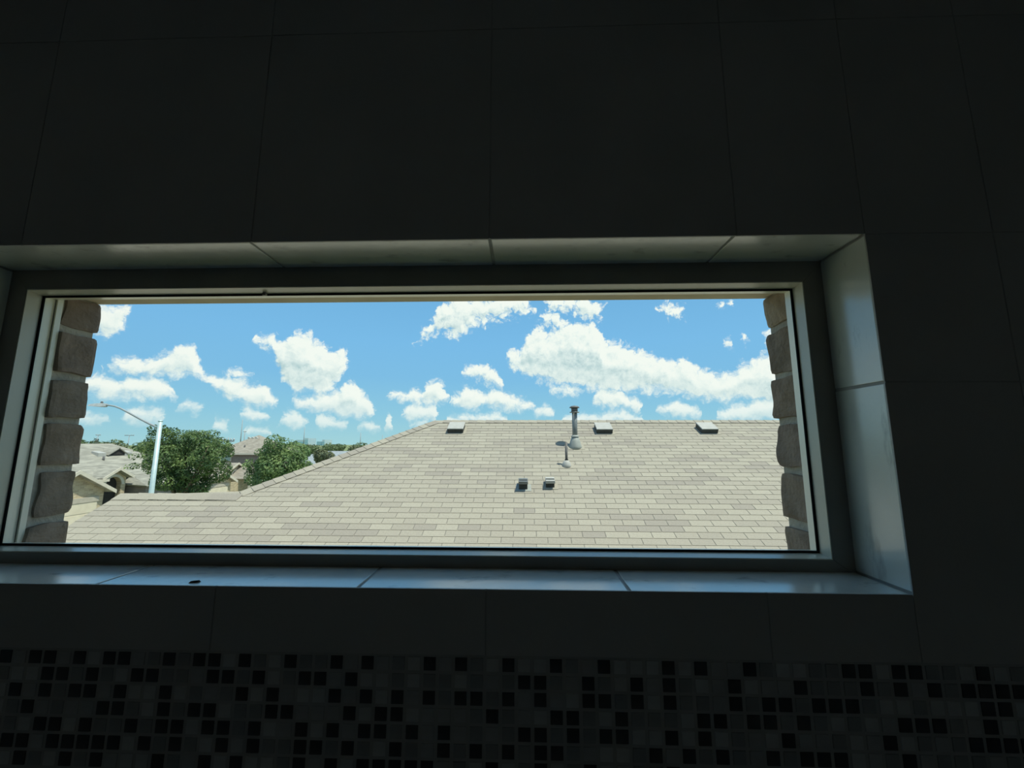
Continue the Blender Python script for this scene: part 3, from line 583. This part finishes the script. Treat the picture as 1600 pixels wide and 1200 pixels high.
# ---- ridge and hip caps, each a folded piece
def caps(p, q, downs, expo, w=.13):
    p, q = Vector(p), Vector(q); L = (q-p).length; tdir = (q-p)/L; n = int(L/expo)
    up = Vector((0, 0, 1)); sides = []
    for d in downs:
        d = Vector(d); d = (d-tdir*d.dot(tdir)).normalized(); sides.append(d)
    nn = []
    for d in sides:
        m = tdir.cross(d); m.normalize()
        if m.z < 0: m = -m
        nn.append(m)
    vup = (nn[0]+nn[1]).normalized()
    for k in range(n):
        a, b = p+tdir*(k*expo), p+tdir*((k+1)*expo+.03)
        if k == n-1: b = q
        mb = MB()
        for pt, h in ((a, .022 if k else .012), (b, .013)):
            mb.v += [pt+sides[0]*w+nn[0]*h, pt+vup*(h+.004), pt+sides[1]*w+nn[1]*h, pt+sides[0]*w+nn[0]*(h-.006), pt+vup*(h-.006), pt+sides[1]*w+nn[1]*(h-.006)]
        mb.f = [(0,1,7,6),(1,2,8,7),(9,10,4,3),(10,11,5,4),(0,3,4,1),(1,4,5,2),(6,7,10,9),(7,8,11,10),(0,6,9,3),(2,5,11,8)]; mb.mi = [0]*10
        mb.build('ridge_cap', sm[rs.choice((0, 1, 2, 3))], roof)
fd, bd, hd = (0, -dy, -dz), (0, dy, -dz), (-dy, 0, -dz)
caps((HX+.06, WY+.06, WZ+.03), (RX, RY, RZ), [fd, hd], .16, .17)
caps((RX, RY, RZ), (6.6, RY, RZ), [fd, bd], .19)
caps((WX, WY, WZ), (HX+.16, WY, WZ), [fd, bd], .30, .16)

# ---- things standing on the roof
def roofpt(x, y): return Vector((x, y, zf(y)))
def slope_box(mb, x0, x1, s0, s1, h0, h1, mi=0, ins=0):
    """box lying on the slope; s measured down from the ridge, h above the shingles; ins tapers the top"""
    return mb.hexa([S2W(x0, s1, h0), S2W(x1, s1, h0), S2W(x1, s0, h0), S2W(x0, s0, h0), S2W(x0+ins, s1-ins, h1), S2W(x1-ins, s1-ins, h1), S2W(x1-ins, s0+ins, h1), S2W(x0+ins, s0+ins, h1)], mi)
def sdist(ycam): return (RY-(ycam-.55))/dy
def box_vent(xc, yc, w, l, h, fl, lid, lab):
    s = sdist(yc); v = root('roof_vent', roofpt(xc, yc-.55)-org(nh)); v.parent = nh; v['label'] = lab
    slope_box(MB(), xc-w/2-.01, xc+w/2+.045, s-l+.02, s+.035, .007, .010).build('flashing', M['shingle0'], v)
    slope_box(MB(), xc-w/2+.008, xc+w/2-.008, s-l+.02, s-.008, .010, h*.86).build('throat', M['vent_dark'], v)
    mb = MB(); slope_box(mb, xc-w/2, xc+w/2, s-l, s, h*.84, h, ins=.006)
    mb.build('hood', lid, v, bevel=.006)
box_vent(-1.43, 8.38, .34, .34, .115, .05, M['vent_paint'], 'pale low box vent near the left end of the ridge')
box_vent(1.655, 8.36, .34, .34, .115, .05, M['vent_paint'], 'pale low box vent just right of the tall flue')
box_vent(3.79, 8.37, .34, .34, .115, .05, M['vent_paint'], 'pale low box vent nearest the right brick jamb')
def hood_vent(xc, yc, w, l, h, fl, lid, lab):
    s = sdist(yc); v = root('exhaust_vent', roofpt(xc, yc-.55)-org(nh)); v.parent = nh; v['label'] = lab
    slope_box(MB(), xc-w/2-.05, xc+w/2+.06, s-l+.05, s+.045, .007, .010).build('flashing', fl, v)
    b = MB()
    b.hexa([S2W(xc-w/2, s, .01), S2W(xc+w/2, s, .01), S2W(xc+w/2, s-l, .01), S2W(xc-w/2, s-l, .01), S2W(xc-w/2, s-.05, h), S2W(xc+w/2, s-.05, h), S2W(xc+w/2, s-l, h*.55), S2W(xc-w/2, s-l, h*.55)])
    b.build('throat', M['vent_dark'], v)
    c = MB()
    c.hexa([S2W(xc-w/2-.008, s+.03, h-.03), S2W(xc+w/2+.008, s+.03, h-.03), S2W(xc+w/2+.008, s-l-.01, h*.5), S2W(xc-w/2-.008, s-l-.01, h*.5), S2W(xc-w/2-.004, s+.02, h+.015), S2W(xc+w/2+.004, s+.02, h+.015), S2W(xc+w/2+.004, s-l-.01, h*.58), S2W(xc-w/2-.004, s-l-.01, h*.58)])
    c.build('hood', lid, v, bevel=.004)
hood_vent(-.015, 6.53, .135, .20, .15, M['flashing'], M['galv'], 'dark grey hooded exhaust vent, left of the two small ones')
hood_vent(.415, 6.58, .135, .20, .13, M['shingle0'], M['vent_paint'], 'pale hooded exhaust vent, right of the two small ones')

# tall flue with cone flashing, storm collar and cap
p = roofpt(.985, 7.86-.55)
fl = root('flue_pipe', p-org(nh)); fl.parent = nh; fl['label'] = 'tall grey metal flue pipe with rain cap'
slope_box(MB(), .985-.15, .985+.17, sdist(7.86)-.2, sdist(7.86)+.13, .007, .010).build('flashing', M['shingle0'], fl)
MB().lathe(p, [(.135, -.06), (.13, .0), (.10, .09), (.062, .195)], 24).build('flashing_cone', M['flashing'], fl)
MB().lathe(p, [(.05, 0), (.05, .74)], 24).build('pipe', M['galv'], fl)
MB().lathe(p, [(.078, .185), (.078, .192), (.052, .222)], 24).build('storm_collar', M['flashing'], fl)
MB().lathe(p, [(.094, .655), (.094, .668), (.052, .67)], 24).build('cap_collar', M['galv'], fl)
MB().lathe(p, [(.062, .67), (.064, .755)], 24).build('cap_body', M['pipe_dark'], fl)
MB().lathe(p, [(.096, .747), (.098, .758), (.066, .782), (.015, .792)], 24).build('rain_cap', M['pipe_dark'], fl)
# thin plumbing pipe
p = roofpt(.745, 7.2-.55)
pp = root('plumbing_pipe', p-org(nh)); pp.parent = nh; pp['label'] = 'thin dark plumbing pipe in front of the flue'
slope_box(MB(), .745-.12, .745+.13, sdist(7.2)-.12, sdist(7.2)+.09, .007, .010).build('flashing', M['shingle4'], pp)
MB().lathe(p, [(.085, -.04), (.082, .015), (.066, .065), (.03, .10)], 20).build('flashing_cone', M['vent_paint'], pp)
MB().lathe(p, [(.022, 0), (.022, .41)], 16).build('pipe', M['pipe_dark'], pp)
MB().lathe(p, [(.03, .09), (.03, .118)], 16).build('pipe_boot', M['rubber'], pp)

# ================================================================== houses across the street (they face +x)
def prism_roof_x(mb, xa, xb, yc, half, ze, zp, t=.12):
    """gable roof with ridge along x"""
    mb.slab([(xa, yc, zp), (xb, yc, zp), (xb, yc-half, ze), (xa, yc-half, ze)], t)
    mb.slab([(xa, yc, zp), (xa, yc+half, ze), (xb, yc+half, ze), (xb, yc, zp)], t)
    return mb
def gable_front(h, xf, yc, half, ze, zp, xback, wallm, roofm, zbase, oh=.35):
    """front-facing gable wing with white rake boards"""
    prism_roof_x(MB(), xf+oh, xback, yc, half, ze, zp).build('gable_roof', roofm, h)
    w = half-.35; zt = ze+.35*(zp-ze)/half
    f = [(xf, yc-w, zbase), (xf, yc+w, zbase), (xf, yc+w, zt-.12), (xf, yc, zp-.14), (xf, yc-w, zt-.12)]
    MB().slab(f, .25).build('gable_wall', wallm, h)
    for s in (-1, 1):
        a, b = Vector((xf+oh, yc, zp+.02)), Vector((xf+oh, yc+s*half, ze+.02)); d = Vector((0, 0, .2))
        MB().hexa([a-d, b-d, b-d+Vector((.04, 0, 0)), a-d+Vector((.04, 0, 0)), a, b, b+Vector((.04, 0, 0)), a+Vector((.04, 0, 0))]).build('rake_board', M['trim'], h)
    return w
def arch_wall(h, x, yc, half, zb, zspring, r, ztop, zpk, m):
    """wall with an arched opening, facing +x"""
    mb = MB(); n = 12
    pts = [(yc+r*math.cos(math.pi*k/n), zspring+r*math.sin(math.pi*k/n)) for k in range(n+1)]
    top = lambda y: zpk-(zpk-ztop)*abs(y-yc)/half
    for d in (0, -.3):
        for (y0, z0), (y1, z1) in zip(pts, pts[1:]):
            mb.poly((x+d, y0, z0), (x+d, y0, top(y0)), (x+d, y1, top(y1)), (x+d, y1, z1))
        mb.poly((x+d, yc+r, zb), (x+d, yc+half, zb), (x+d, yc+half, ztop), (x+d, yc+r, top(yc+r)))
        mb.poly((x+d, yc-r, zb), (x+d, yc-r, top(yc-r)), (x+d, yc-half, ztop), (x+d, yc-half, zb))
    full = [(yc+r, zb)]+pts+[(yc-r, zb)]
    for (y0, z0), (y1, z1) in zip(full, full[1:]): mb.poly((x, y0, z0), (x, y1, z1), (x-.3, y1, z1), (x-.3, y0, z0))
    mb.build('arch_wall', m, h, recalc=False)
    MB().box((x-.42, yc-half+.02, zb), (x-.32, yc+half-.02, ztop)).build('porch_shade', M['dark_opening'], h)  # dark panel close behind the arch, stands in for the shade inside the porch
    # trim ring of the arch
    tr = MB()
    for (y0, z0), (y1, z1) in zip(pts, pts[1:]):
        o = lambda y, z, k: (y+(y-yc)/r*k, z+(z-zspring)/r*k)
        a, b = o(y0, z0, .16), o(y1, z1, .16)
        tr.hexa([(x, y0, z0), (x, y1, z1), (x, *b), (x, *a), (x+.05, y0, z0), (x+.05, y1, z1), (x+.05, *b), (x+.05, *a)])
    tr.build('arch_trim', M['trim'], h)
def hip_roof(h, x0, x1, y0, y1, ze, zp, ra, rb, m, axis='y', name='roof', t=.14):
    """hip roof; ridge from ra to rb along the axis, centred on the other one"""
    mb = MB()
    if axis == 'y':
        xc = (x0+x1)/2; A, B = (xc, ra, zp), (xc, rb, zp)
        mb.slab([(x1, y0, ze), (x1, y1, ze), B, A], t); mb.slab([(x0, y1, ze), (x0, y0, ze), A, B], t)
        mb.slab([(x0, y0, ze), (x1, y0, ze), A], t); mb.slab([(x1, y1, ze), (x0, y1, ze), B], t)
    else:
        yc = (y0+y1)/2; A, B = (ra, yc, zp), (rb, yc, zp)
        mb.slab([(x0, y0, ze), (x1, y0, ze), B, A], t); mb.slab([(x1, y1, ze), (x0, y1, ze), A, B], t)
        mb.slab([(x1, y0, ze), (x1, y1, ze), B], t); mb.slab([(x0, y1, ze), (x0, y0, ze), A], t)
    return mb.build(name, m, h, recalc=False)
def sectional_door(h, x, y0, y1, z0, z1):
    d = MB().box((x, y0, z0), (x+.05, y1, z1)).build('garage_door', M['garage'], h)
    for k in range(4):
        zz = z0+(z1-z0)*(k+.06)/4; zh = (z1-z0)/4*.86
        MB().box((x+.05, y0+.05, zz), (x+.065, y1-.05, zz+zh)).build('door_panel', M['garage'], d)

# ---- house A: single storey, arched porch, left of the lamp post
yo, zo = -.55, 5.6
A = root('house', (-27, 25, 0), 'tan brick single storey house with arched porch left of the lamp post', 'house')
gable_front(A, -23.8, 20.98+yo, 2.07, zo-2.72, zo-1.50, -28.5, M['far_brick'], M['far_roof'], 0)
sectional_door(A, -23.78, 19.4+yo, 22.35+yo, .02, 2.35)
MB().box((-23.8, 19.35+yo, 2.36), (-23.70, 22.4+yo, 2.62)).build('door_header', M['siding'], A)
w = MB().box((-23.83, 20.55+yo, 2.9), (-23.76, 20.93+yo, 3.5)).build('window', M['trim'], A)
MB().box((-23.76, 20.6+yo, 2.95), (-23.745, 20.88+yo, 3.45)).build('pane', M['window_glass'], w)
prism_roof_x(MB(), -24.95, -28.6, 24.60+yo, .98, zo-2.14, zo-1.56).build('porch_roof', M['far_roof'], A)
for s in (-1, 1):
    a, b = Vector((-24.95, 24.6+yo, zo-1.54)), Vector((-24.95, 24.6+yo+s*.98, zo-2.12)); d = Vector((0, 0, .17)); q = Vector((.04, 0, 0))
    MB().hexa([a-d, b-d, b-d+q, a-d+q, a, b, b+q, a+q]).build('rake_board', M['trim'], A)
arch_wall(A, -25.3, 24.62+yo, .78, 0, zo-2.62, .5, zo-2.2, zo-1.72, M['far_brick'])
MB().box((-25.2, 23.4+yo, zo-2.34), (-24.9, 24.0+yo, zo-2.2)).build('fascia', M['trim'], A)
hip_roof(A, -34.2, -25.6, 19.5+yo, 31.3+yo, zo-2.1, zo-.11, 25.5+yo, 28.6+yo, M['far_roof'])
MB().box((-33.8, 19.9+yo, 0), (-26.0, 30.9+yo, zo-2.15)).build('wall', M['far_brick_shaded'], A)
# right wing with shaded wall
mb = MB(); mb.slab([(-26.5, 26.4+yo, zo-1.75), (-24.1, 26.0+yo, zo-2.75), (-24.1, 29.4+yo, zo-2.75), (-26.5, 28.6+yo, zo-1.75)], .14)
mb.slab([(-26.5, 26.4+yo, zo-1.75), (-26.5, 25.6+yo, zo-2.6), (-24.1, 25.6+yo, zo-2.75), (-24.1, 26.0+yo, zo-2.75)], .1)
mb.build('wing_roof', M['far_roof'], A)
MB().box((-26.6, 25.9+yo, 0), (-24.4, 29.1+yo, zo-2.8)).build('wing_wall', M['far_brick_shaded'], A)
def small_vent(h, x, y, z, w=.4):
    MB().hexa([(x-w/2, y-w/2, z-.2), (x+w/2, y-w/2, z-.35), (x+w/2, y+w/2, z-.35), (x-w/2, y+w/2, z-.2), (x-w/2, y-w/2, z+.1), (x+w/2, y-w/2, z-.02), (x+w/2, y+w/2, z-.02), (x-w/2, y+w/2, z+.1)]).build('roof_vent', M['vent_paint'], h)
zA = lambda x: zo-2.1+1.99*(-25.6-x)/4.3
small_vent(A, -28.3, 26.3+yo, zA(-28.3)+.15, .5); small_vent(A, -28.3, 28.1+yo, zA(-28.3)+.15, .5)
g = MB(); xg = -28.7; yg2 = 27.4+yo; zg = zA(xg)
g.poly((xg+.6, yg2-.65, zg-.2), (xg+.6, yg2+.65, zg-.2), (xg+.6, yg2, zg+.2)); g.build('gable_vent', M['dark_opening'], A)
prism_roof_x(MB(), xg+.68, xg-.6, yg2, .75, zg-.2, zg+.28, .05).build('gable_vent_roof', M['far_roof'], A)
MB().lathe((-27.6, 26.0+yo, zA(-27.6)-.1), [(.06, 0), (.06, .35)], 10).build('vent_pipe', M['pipe_dark'], A)
MB().lathe((-29.3, 25.2+yo, zA(-29.3)-.1), [(.05, 0), (.05, .9)], 10).build('vent_pipe', M['vent_paint'], A)

# ---- house B: two storeys
B = root('house', (-27, 40, 0), 'two storey house with shaded brick side wall and hip roof between two trees', 'house')
hip_roof(B, -30.6, -24.8, 38.7+yo, 44.4+yo, zo-1.04, zo+.73, 41.45+yo, 41.65+yo, M['far_roof_brown'])
MB().box((-30.2, 39.1+yo, -.4), (-25.2, 44.0+yo, zo-1.05)).build('wall', M['far_brick_shaded'], B)
MB().box((-30.6, 38.67+yo, zo-1.2), (-24.8, 38.72+yo, zo-1.04)).build('fascia', M['trim'], B)
w = MB().box((-29.9, 39.03+yo, zo-1.85), (-28.6, 39.12+yo, zo-1.2)).build('window', M['trim'], B)
for k in range(2): MB().box((-29.84+.62*k, 39.01+yo, zo-1.8), (-29.3+.62*k, 39.035+yo, zo-1.25)).build('pane', M['window_glass'], w)
gable_front(B, -25.75, 33.9+yo, 1.85, zo-3.36, zo-2.36, -28.5, M['far_brick'], M['far_roof_brown'], -.3)
sectional_door(B, -25.73, 32.6+yo, 35.0+yo, -.3, 1.85)
MB().box((-25.75, 32.5+yo, 1.88), (-25.66, 35.1+yo, 2.1)).build('door_header', M['siding'], B)
MB().box((-29.8, 32.4+yo, -.3), (-26.1, 39.1+yo, zo-3.4)).build('lower_wall', M['far_brick'], B)
MB().slab([(-30.2, 32.0+yo, zo-3.35), (-27.6, 32.0+yo, zo-3.35), (-27.6, 38.7+yo, zo-2.75), (-30.2, 38.7+yo, zo-2.75)], .12).build('lower_roof', M['far_roof_brown'], B)
prism_roof_x(MB(), -26.75, -30, 37.6+yo, 1.05, zo-2.47, zo-1.9).build('entry_roof', M['far_roof_brown'], B)
for s in (-1, 1):
    a, b = Vector((-26.75, 37.6+yo, zo-1.88)), Vector((-26.75, 37.6+yo+s*1.05, zo-2.45)); d = Vector((0, 0, .17)); q = Vector((.04, 0, 0))
    MB().hexa([a-d, b-d, b-d+q, a-d+q, a, b, b+q, a+q]).build('rake_board', M['trim'], B)
arch_wall(B, -27.0, 37.55+yo, .8, -.3, zo-3.05, .4, zo-2.5, zo-2.06, M['far_brick'])
prism_roof_x(MB(), -25.0, -27.0, 38.0+yo, 1.25, zo-3.3, zo-2.3).build('porch_roof', M['far_roof_brown'], B)
for k in range(3): MB().box((-25.3, 37.0+.8*k+yo, -.3), (-25.05, 37.22+.8*k+yo, zo-3.05)).build('porch_post', M['trim'], B)
for xv in (-28.3, -27.9, -27.5): small_vent(B, xv, 41.0+yo, zo+.46, .24)
MB().lathe((-27.75, 39.6+yo, zo-.6), [(.07, 0), (.07, .35)], 10).build('vent_pipe', M['pipe_dark'], B)

# ---- house C: grey roof beyond tree two
Ch = root('house', (-28, 62, 0), 'far house with blue grey hip roof beyond the second tree', 'house')
hip_roof(Ch, -36.5, -19.5, 58+yo, 69+yo, zo-3.2, zo-1.35, -31.5, -24.5, M['far_roof_grey'], 'x')
MB().box((-36.1, 58.4+yo, -.4), (-19.9, 68.6+yo, zo-3.2)).build('wall', M['far_brick'], Ch)
# ---- house D: behind house A at the left
Dh = root('house', (-50, 45, 0), 'far house with low pale hip roof behind the arched porch house', 'house')
hip_roof(Dh, -60, -45.5, 38+yo, 50+yo, zo-2.6, zo-.35, -55, -50, M['far_roof'], 'x')
MB().box((-59.6, 38.4+yo, 0), (-45.9, 49.6+yo, zo-2.6)).build('wall', M['far_brick'], Dh)

# driveways
struct(MB().box((-23.7, 18.4, 0), (-20.8, 22, .04)).build('driveway', M['concrete']))
struct(MB().box((-25.6, 31.6, 0), (-20.8, 34.5, .04)).build('driveway', M['concrete']))

# ================================================================== street lamp
lp = root('street_lamp', E(-12.23, 13.2, -5.6), 'pale metal street lamp with long curved arm in front of leafy tree', 'street lamp')
b0 = E(-12.23, 13.2, -5.6); top = .69
MB().tube([b0, b0+Vector((0, 0, 5.6+top))], [.088, .062], 16).build('pole', M['lamp_pole'], lp)
MB().lathe(b0, [(.2, 0), (.2, .05), (.11, .08)], 16).build('base_plate', M['lamp_pole'], lp)
MB().lathe(b0+Vector((0, 0, 5.6+top)), [(.066, -.01), (.066, .02), (.03, .045)], 16).build('pole_cap', M['lamp_pole'], lp)
arm = [(-.05, .47), (-.35, .60), (-.75, .79), (-1.15, .99), (-1.45, 1.13), (-1.65, 1.20), (-1.85, 1.235), (-2.0, 1.24)]
MB().tube([b0+Vector((x, 0, 5.6+z)) for x, z in arm], [.032]*4+[.027]*4, 10).build('arm', M['utility'], lp)
MB().tube([b0+Vector((-.16, 0, 5.6+.50)), b0+Vector((0, 0, 5.6+.52))], .045, 10).build('arm_bracket', M['lamp_pole'], lp)
hx = MB(); hb = b0+Vector((-1.95, 0, 5.6+1.24))
secs = [(0, .05, -.045, .05), (-.12, .10, -.06, .065), (-.35, .14, -.05, .05), (-.55, .11, -.035, .025), (-.62, .05, -.025, .0)]
for (x, w_, z0, z1) in secs: hx.v += [hb+Vector((x, -w_, z0)), hb+Vector((x, w_, z0)), hb+Vector((x, w_*.7, z1)), hb+Vector((x, -w_*.7, z1))]
for k in range(4):
    for j in range(4): q = (j+1) % 4; hx.f.append((4*k+j, 4*k+q, 4*k+4+q, 4*k+4+j)); hx.mi.append(0)
hx.f += [(3, 2, 1, 0), (16, 17, 18, 19)]; hx.mi += [0, 0]
hx.build('lamp_head', M['lamp_head'], lp)
MB().lathe(hb+Vector((-.18, 0, .06)), [(.035, 0), (.035, .05), (.02, .07)], 10).build('photocell', M['pipe_dark'], lp)

# ================================================================== trees
def leaf_cloud(mb, blobs, count, size, seed, shell=.55):
    r = random.Random(seed); tot = sum(b[3]*b[4]*b[5] for b in blobs)
    for (cx, cy, cz, rx, ry, rz) in blobs:
        for _ in range(int(count*rx*ry*rz/tot)):
            while True:
                v = Vector((r.uniform(-1, 1), r.uniform(-1, 1), r.uniform(-1, 1)))
                if .01 < v.length <= 1: break
            v = v.normalized()*(shell+(1-shell)*v.length) if r.random() < .75 else v
            p = Vector((cx+v.x*rx, cy+v.y*ry, cz+v.z*rz))
            p += noise.noise_vector(p*1.7)*.18*min(rx, 1)
            n = (v+Vector((r.uniform(-1, 1), r.uniform(-1, 1), r.uniform(-.4, 1)))*.9).normalized()
            a = n.orthogonal().normalized(); a.rotate(Matrix.Rotation(r.uniform(0, 6.28), 3, n)); b = n.cross(a)
            s = size*r.uniform(.6, 1.3)
            mb.poly(p-a*s, p-b*s*.45+n*s*.12, p+a*s, p+b*s*.45+n*s*.12)
def tree(name, base, blobs, count, size, seed, leafm, label, trunk_r=.11, group=None):
    t = root(name, base, label, 'tree', group); base = Vector(base)
    cz = sum(b[2] for b in blobs)/len(blobs); cx = sum(b[0] for b in blobs)/len(blobs); cy = sum(b[1] for b in blobs)/len(blobs)
    tp = Vector((cx, cy, cz))
    MB().tube([base, base.lerp(tp, .5)+Vector((.06, .04, 0)), tp, tp+Vector((0, 0, .6))], [trunk_r*1.25, trunk_r, trunk_r*.55, .02], 10).build('trunk', M['bark'], t)
    for b in blobs[:14]:
        s = base.lerp(tp, .62); e = Vector(b[:3])
        MB().tube([s, s.lerp(e, .5)+Vector((0, 0, -.08)), e], [trunk_r*.45, trunk_r*.3, .012], 6).build('branch', M['bark'], t)
    mb = MB(); leaf_cloud(mb, blobs, count, size, seed)
    mb.build('foliage', leafm, t, recalc=False)
    return t
def blobs_at(Y, lst, ydep):
    out = []
    for i, (rx, rz, wx, hz) in enumerate(lst):          # direction slopes and half sizes, at distance Y from the window
        dy_ = ((i*37) % 5-2)*.25*ydep
        p = E(rx*Y, Y+dy_, rz*Y); out.append((p.x, p.y, p.z, wx*Y, max(wx*Y*.9, ydep*.4), hz*Y))
    return out
Y1 = 15.6
t1 = blobs_at(Y1, [(-.885, .006, .030, .030), (-.85, .0, .040, .033), (-.81, -.012, .040, .028), (-.785, -.035, .033, .030), (-.925, -.050, .020, .013), (-.87, -.045, .042, .040), (-.83, -.06, .05, .04), (-.795, -.075, .035, .03), (-.87, -.09, .042, .03), (-.84, -.11, .045, .03), (-.892, .030, .010, .014), (-.825, .012, .028, .020), (-.905, -.02, .022, .018)], 1.2)
rv = random.Random(4)
t1 += blobs_at(Y1, [(-.855+.105*math.cos(a_)*rv.uniform(.8, 1.0), -.045+.082*math.sin(a_)*rv.uniform(.85, 1.05), rv.uniform(.007, .014), rv.uniform(.006, .013)) for a_ in [rv.uniform(-.5, 3.6) for _ in range(26)]], 1.0)
tree('tree', E(-.862*Y1, Y1, -5.6), t1, 20000, .048, 5, M['leaf'], 'broad dark green leafy tree behind the street lamp pole')
Y2 = 22.5
t2 = blobs_at(Y2, [(-.61, -.002, .022, .024), (-.625, -.025, .035, .026), (-.585, -.025, .035, .026), (-.56, -.045, .028, .025), (-.645, -.055, .03, .03), (-.60, -.06, .045, .035), (-.665, -.085, .025, .025), (-.555, -.075, .03, .025), (-.61, -.09, .05, .035), (-.66, -.06, .015, .015)], 1.2)
t2 += blobs_at(Y2, [(-.61+.068*math.cos(a_)*rv.uniform(.8, 1.0), -.065+.075*math.sin(a_)*rv.uniform(.8, 1.0), rv.uniform(.006, .011), rv.uniform(.006, .012)) for a_ in [rv.uniform(-.3, 3.4) for _ in range(18)]], 1.0)
tree('tree', E(-.61*Y2, Y2, -5.6), t2, 15000, .068, 8, M['leaf_light'], 'light green pointed tree beside the neighbouring roof hip', .12)
Y3 = 44
t3 = blobs_at(Y3, [(-.50, -.030, .018, .013), (-.485, -.035, .014, .012), (-.512, -.042, .014, .012)], 1)
tree('tree', E(-.5*Y3, Y3, -5.6), t3, 1800, .13, 12, M['leaf_far2'], 'small olive tree in front of the far grey roof', .1)

# distant tree line: three kinds, copied
def far_tree(seed, leafm):
    r = random.Random(seed)
    bl = [(r.uniform(-2.2, 2.2), r.uniform(-1.5, 1.5), r.uniform(2.6, 4.6), r.uniform(1.6, 2.4), r.uniform(1.5, 2), r.uniform(1.1, 1.7)) for _ in range(6)]
    bl.append((0, 0, 2.2, 2.6, 2, 1.6))
    return tree('tree', (0, 0, 0), bl, 900, .42, seed, leafm, 'distant olive green tree in the tree line along the horizon', .18, 'distant tree line')
protos = [far_tree(101, M['leaf_far']), far_tree(102, M['leaf_far2']), far_tree(103, M['leaf_far'])]
used = set()
def put(pr, loc, sc, rz, label, group):
    if pr.name not in used: used.add(pr.name); o = pr
    else:
        o = pr.copy(); COL.objects.link(o)
        for ch in list(pr.children):
            c = ch.copy(); COL.objects.link(c); c.parent = o
    o.location = loc; o.scale = (sc, sc, sc); o.rotation_euler = (0, 0, rz); o['label'] = label; o['group'] = group
rt = random.Random(77); i = 0
def tree_row(x0, x1, Y, sc, label, group):
    global i
    x = x0*Y; n = 0
    words = ('first', 'second', 'third', 'fourth', 'fifth', 'sixth', 'seventh', 'eighth', 'ninth')
    while x < x1*Y:
        s_ = rt.uniform(.92, 1.06)*sc
        put(protos[i % 3], E(x, Y+rt.uniform(-.8, .8), -5.6), s_, rt.uniform(-.3, .3), label.replace('tree in', 'tree, %s from left in' % words[n]), group); i += 1; n += 1
        x += 8.6*sc
tree_row(-1.13, -.70, 100, 1.06, 'distant olive tree in the front row above the arched porch house', 'tree line above the arched porch house')
tree_row(-1.11, -.69, 114, 1.12, 'distant olive tree in the back row above the arched porch house', 'back row of tree line above the arched porch house')
tree_row(-.62, -.28, 115, .92, 'distant olive tree in the front row below the office blocks', 'tree line below the office blocks')
tree_row(-.60, -.27, 129, .96, 'distant olive tree in the back row below the office blocks', 'back row of tree line below the office blocks')
cn = E(-1.088*75, 75, -5.6)
cf = root('tree', cn, 'dark pointed conifer rising above the tree line at the far left', 'tree')
MB().tube([cn, cn+Vector((0, 0, 6.4))], [.2, .03], 8).build('trunk', M['bark'], cf)
mb = MB(); leaf_cloud(mb, [(cn.x, cn.y, cn.z+1.5+.62*k, 2.0-.24*k, 2.0-.24*k, .6) for k in range(8)], 1500, .3, 31, .3)
mb.build('foliage', M['leaf_conifer'], cf, recalc=False)

# ================================================================== utility poles and masts
def mast(sx, ztop, Y, r, arms, label, cat='utility pole', name='utility_pole', lattice=False):
    b = E(sx*Y, Y, -5.6); h = 5.6+ztop*Y
    o = root(name, b, label, cat)
    MB().tube([b, b+Vector((0, 0, h))], [r, r*.55], 8).build('pole', M['utility'], o)
    for (f, w_) in arms:
        c = b+Vector((0, 0, h*f)); MB().box(c-Vector((w_, .06, .08)), c+Vector((w_, .06, .08))).build('crossarm', M['utility'], o)
        for k in (-1, -.5, .5, 1): MB().lathe(c+Vector((w_*k*.95, 0, .08)), [(.06, 0), (.09, .1), (.05, .25)], 6).build('insulator', M['lamp_head'], o)
    return o
mast(-.713, .0565, 260, .36, [], 'tall thin grey mast above the two storey roof', 'mast', 'mast')
mast(-.704, .028, 150, .22, [(.97, .5)], 'short pole just right of the tall mast', )
mast(-.745, .012, 46, .085, [(.93, .7)], 'wooden utility pole at left corner of the two storey roof')
mast(-.5515, .036, 420, .50, [], 'tall thin mast behind the blue glass office block', 'mast', 'mast')
mast(-.408, .024, 300, .36, [], 'thin mast over the tree line left of the roof hip', 'mast', 'mast')
mast(-.353, .018, 300, .34, [], 'shortest thin mast nearest the roof hip', 'mast', 'mast')
mast(-1.003, .0185, 125, .14, [(.97, 1.5)], 'utility pole with crossarm over the arched porch house')
mast(-1.085, .019, 130, .14, [(.97, .8)], 'faint pole above the conifer at far left')
mast(-.82, .028, 90, .13, [(.96, 1.2), (.9, 1.0)], 'utility pole with two crossarms above the dark tree')

# ================================================================== far glass office blocks
def office(sx0, sx1, zt, zt2, Y, label):
    a, b = E(sx0*Y, Y, -5.6), E(sx1*Y, Y, -5.6)
    o = root('office_building', (a+b)/2, label, 'building')
    W = b.x-a.x; h1, h2 = 5.6+zt*Y, 5.6+zt2*Y
    MB().box(a, (a.x+W*.72, a.y+25, h1)).build('main_block', M['office_frame'], o)
    MB().box((a.x+W*.72, a.y-2, a.z), (b.x, a.y+25, h2)).build('tower_block', M['office_frame'], o)
    for fl_ in range(int(h2/3.5)):
        for c in range(8):
            x0, x1 = a.x+W*(c+.1)/8, a.x+W*(c+.92)/8; tall = c >= 6
            z0, z1 = fl_*3.5+.5, fl_*3.5+3.2
            if z1 > (h2 if tall else h1): continue
            yy = a.y-(2.1 if c >= 6 else .1)
            if c == 5: x1 = a.x+W*.715
            MB().box((x0, yy, z0), (x1, yy+.2, z1)).build('pane', M['office_glass'], o)
office(-.572, -.539, .006, .0105, 700, 'blue glass office block on the horizon below a mast')
office(-.518, -.497, .0025, .0065, 700, 'smaller pale blue office block right of the glass one')
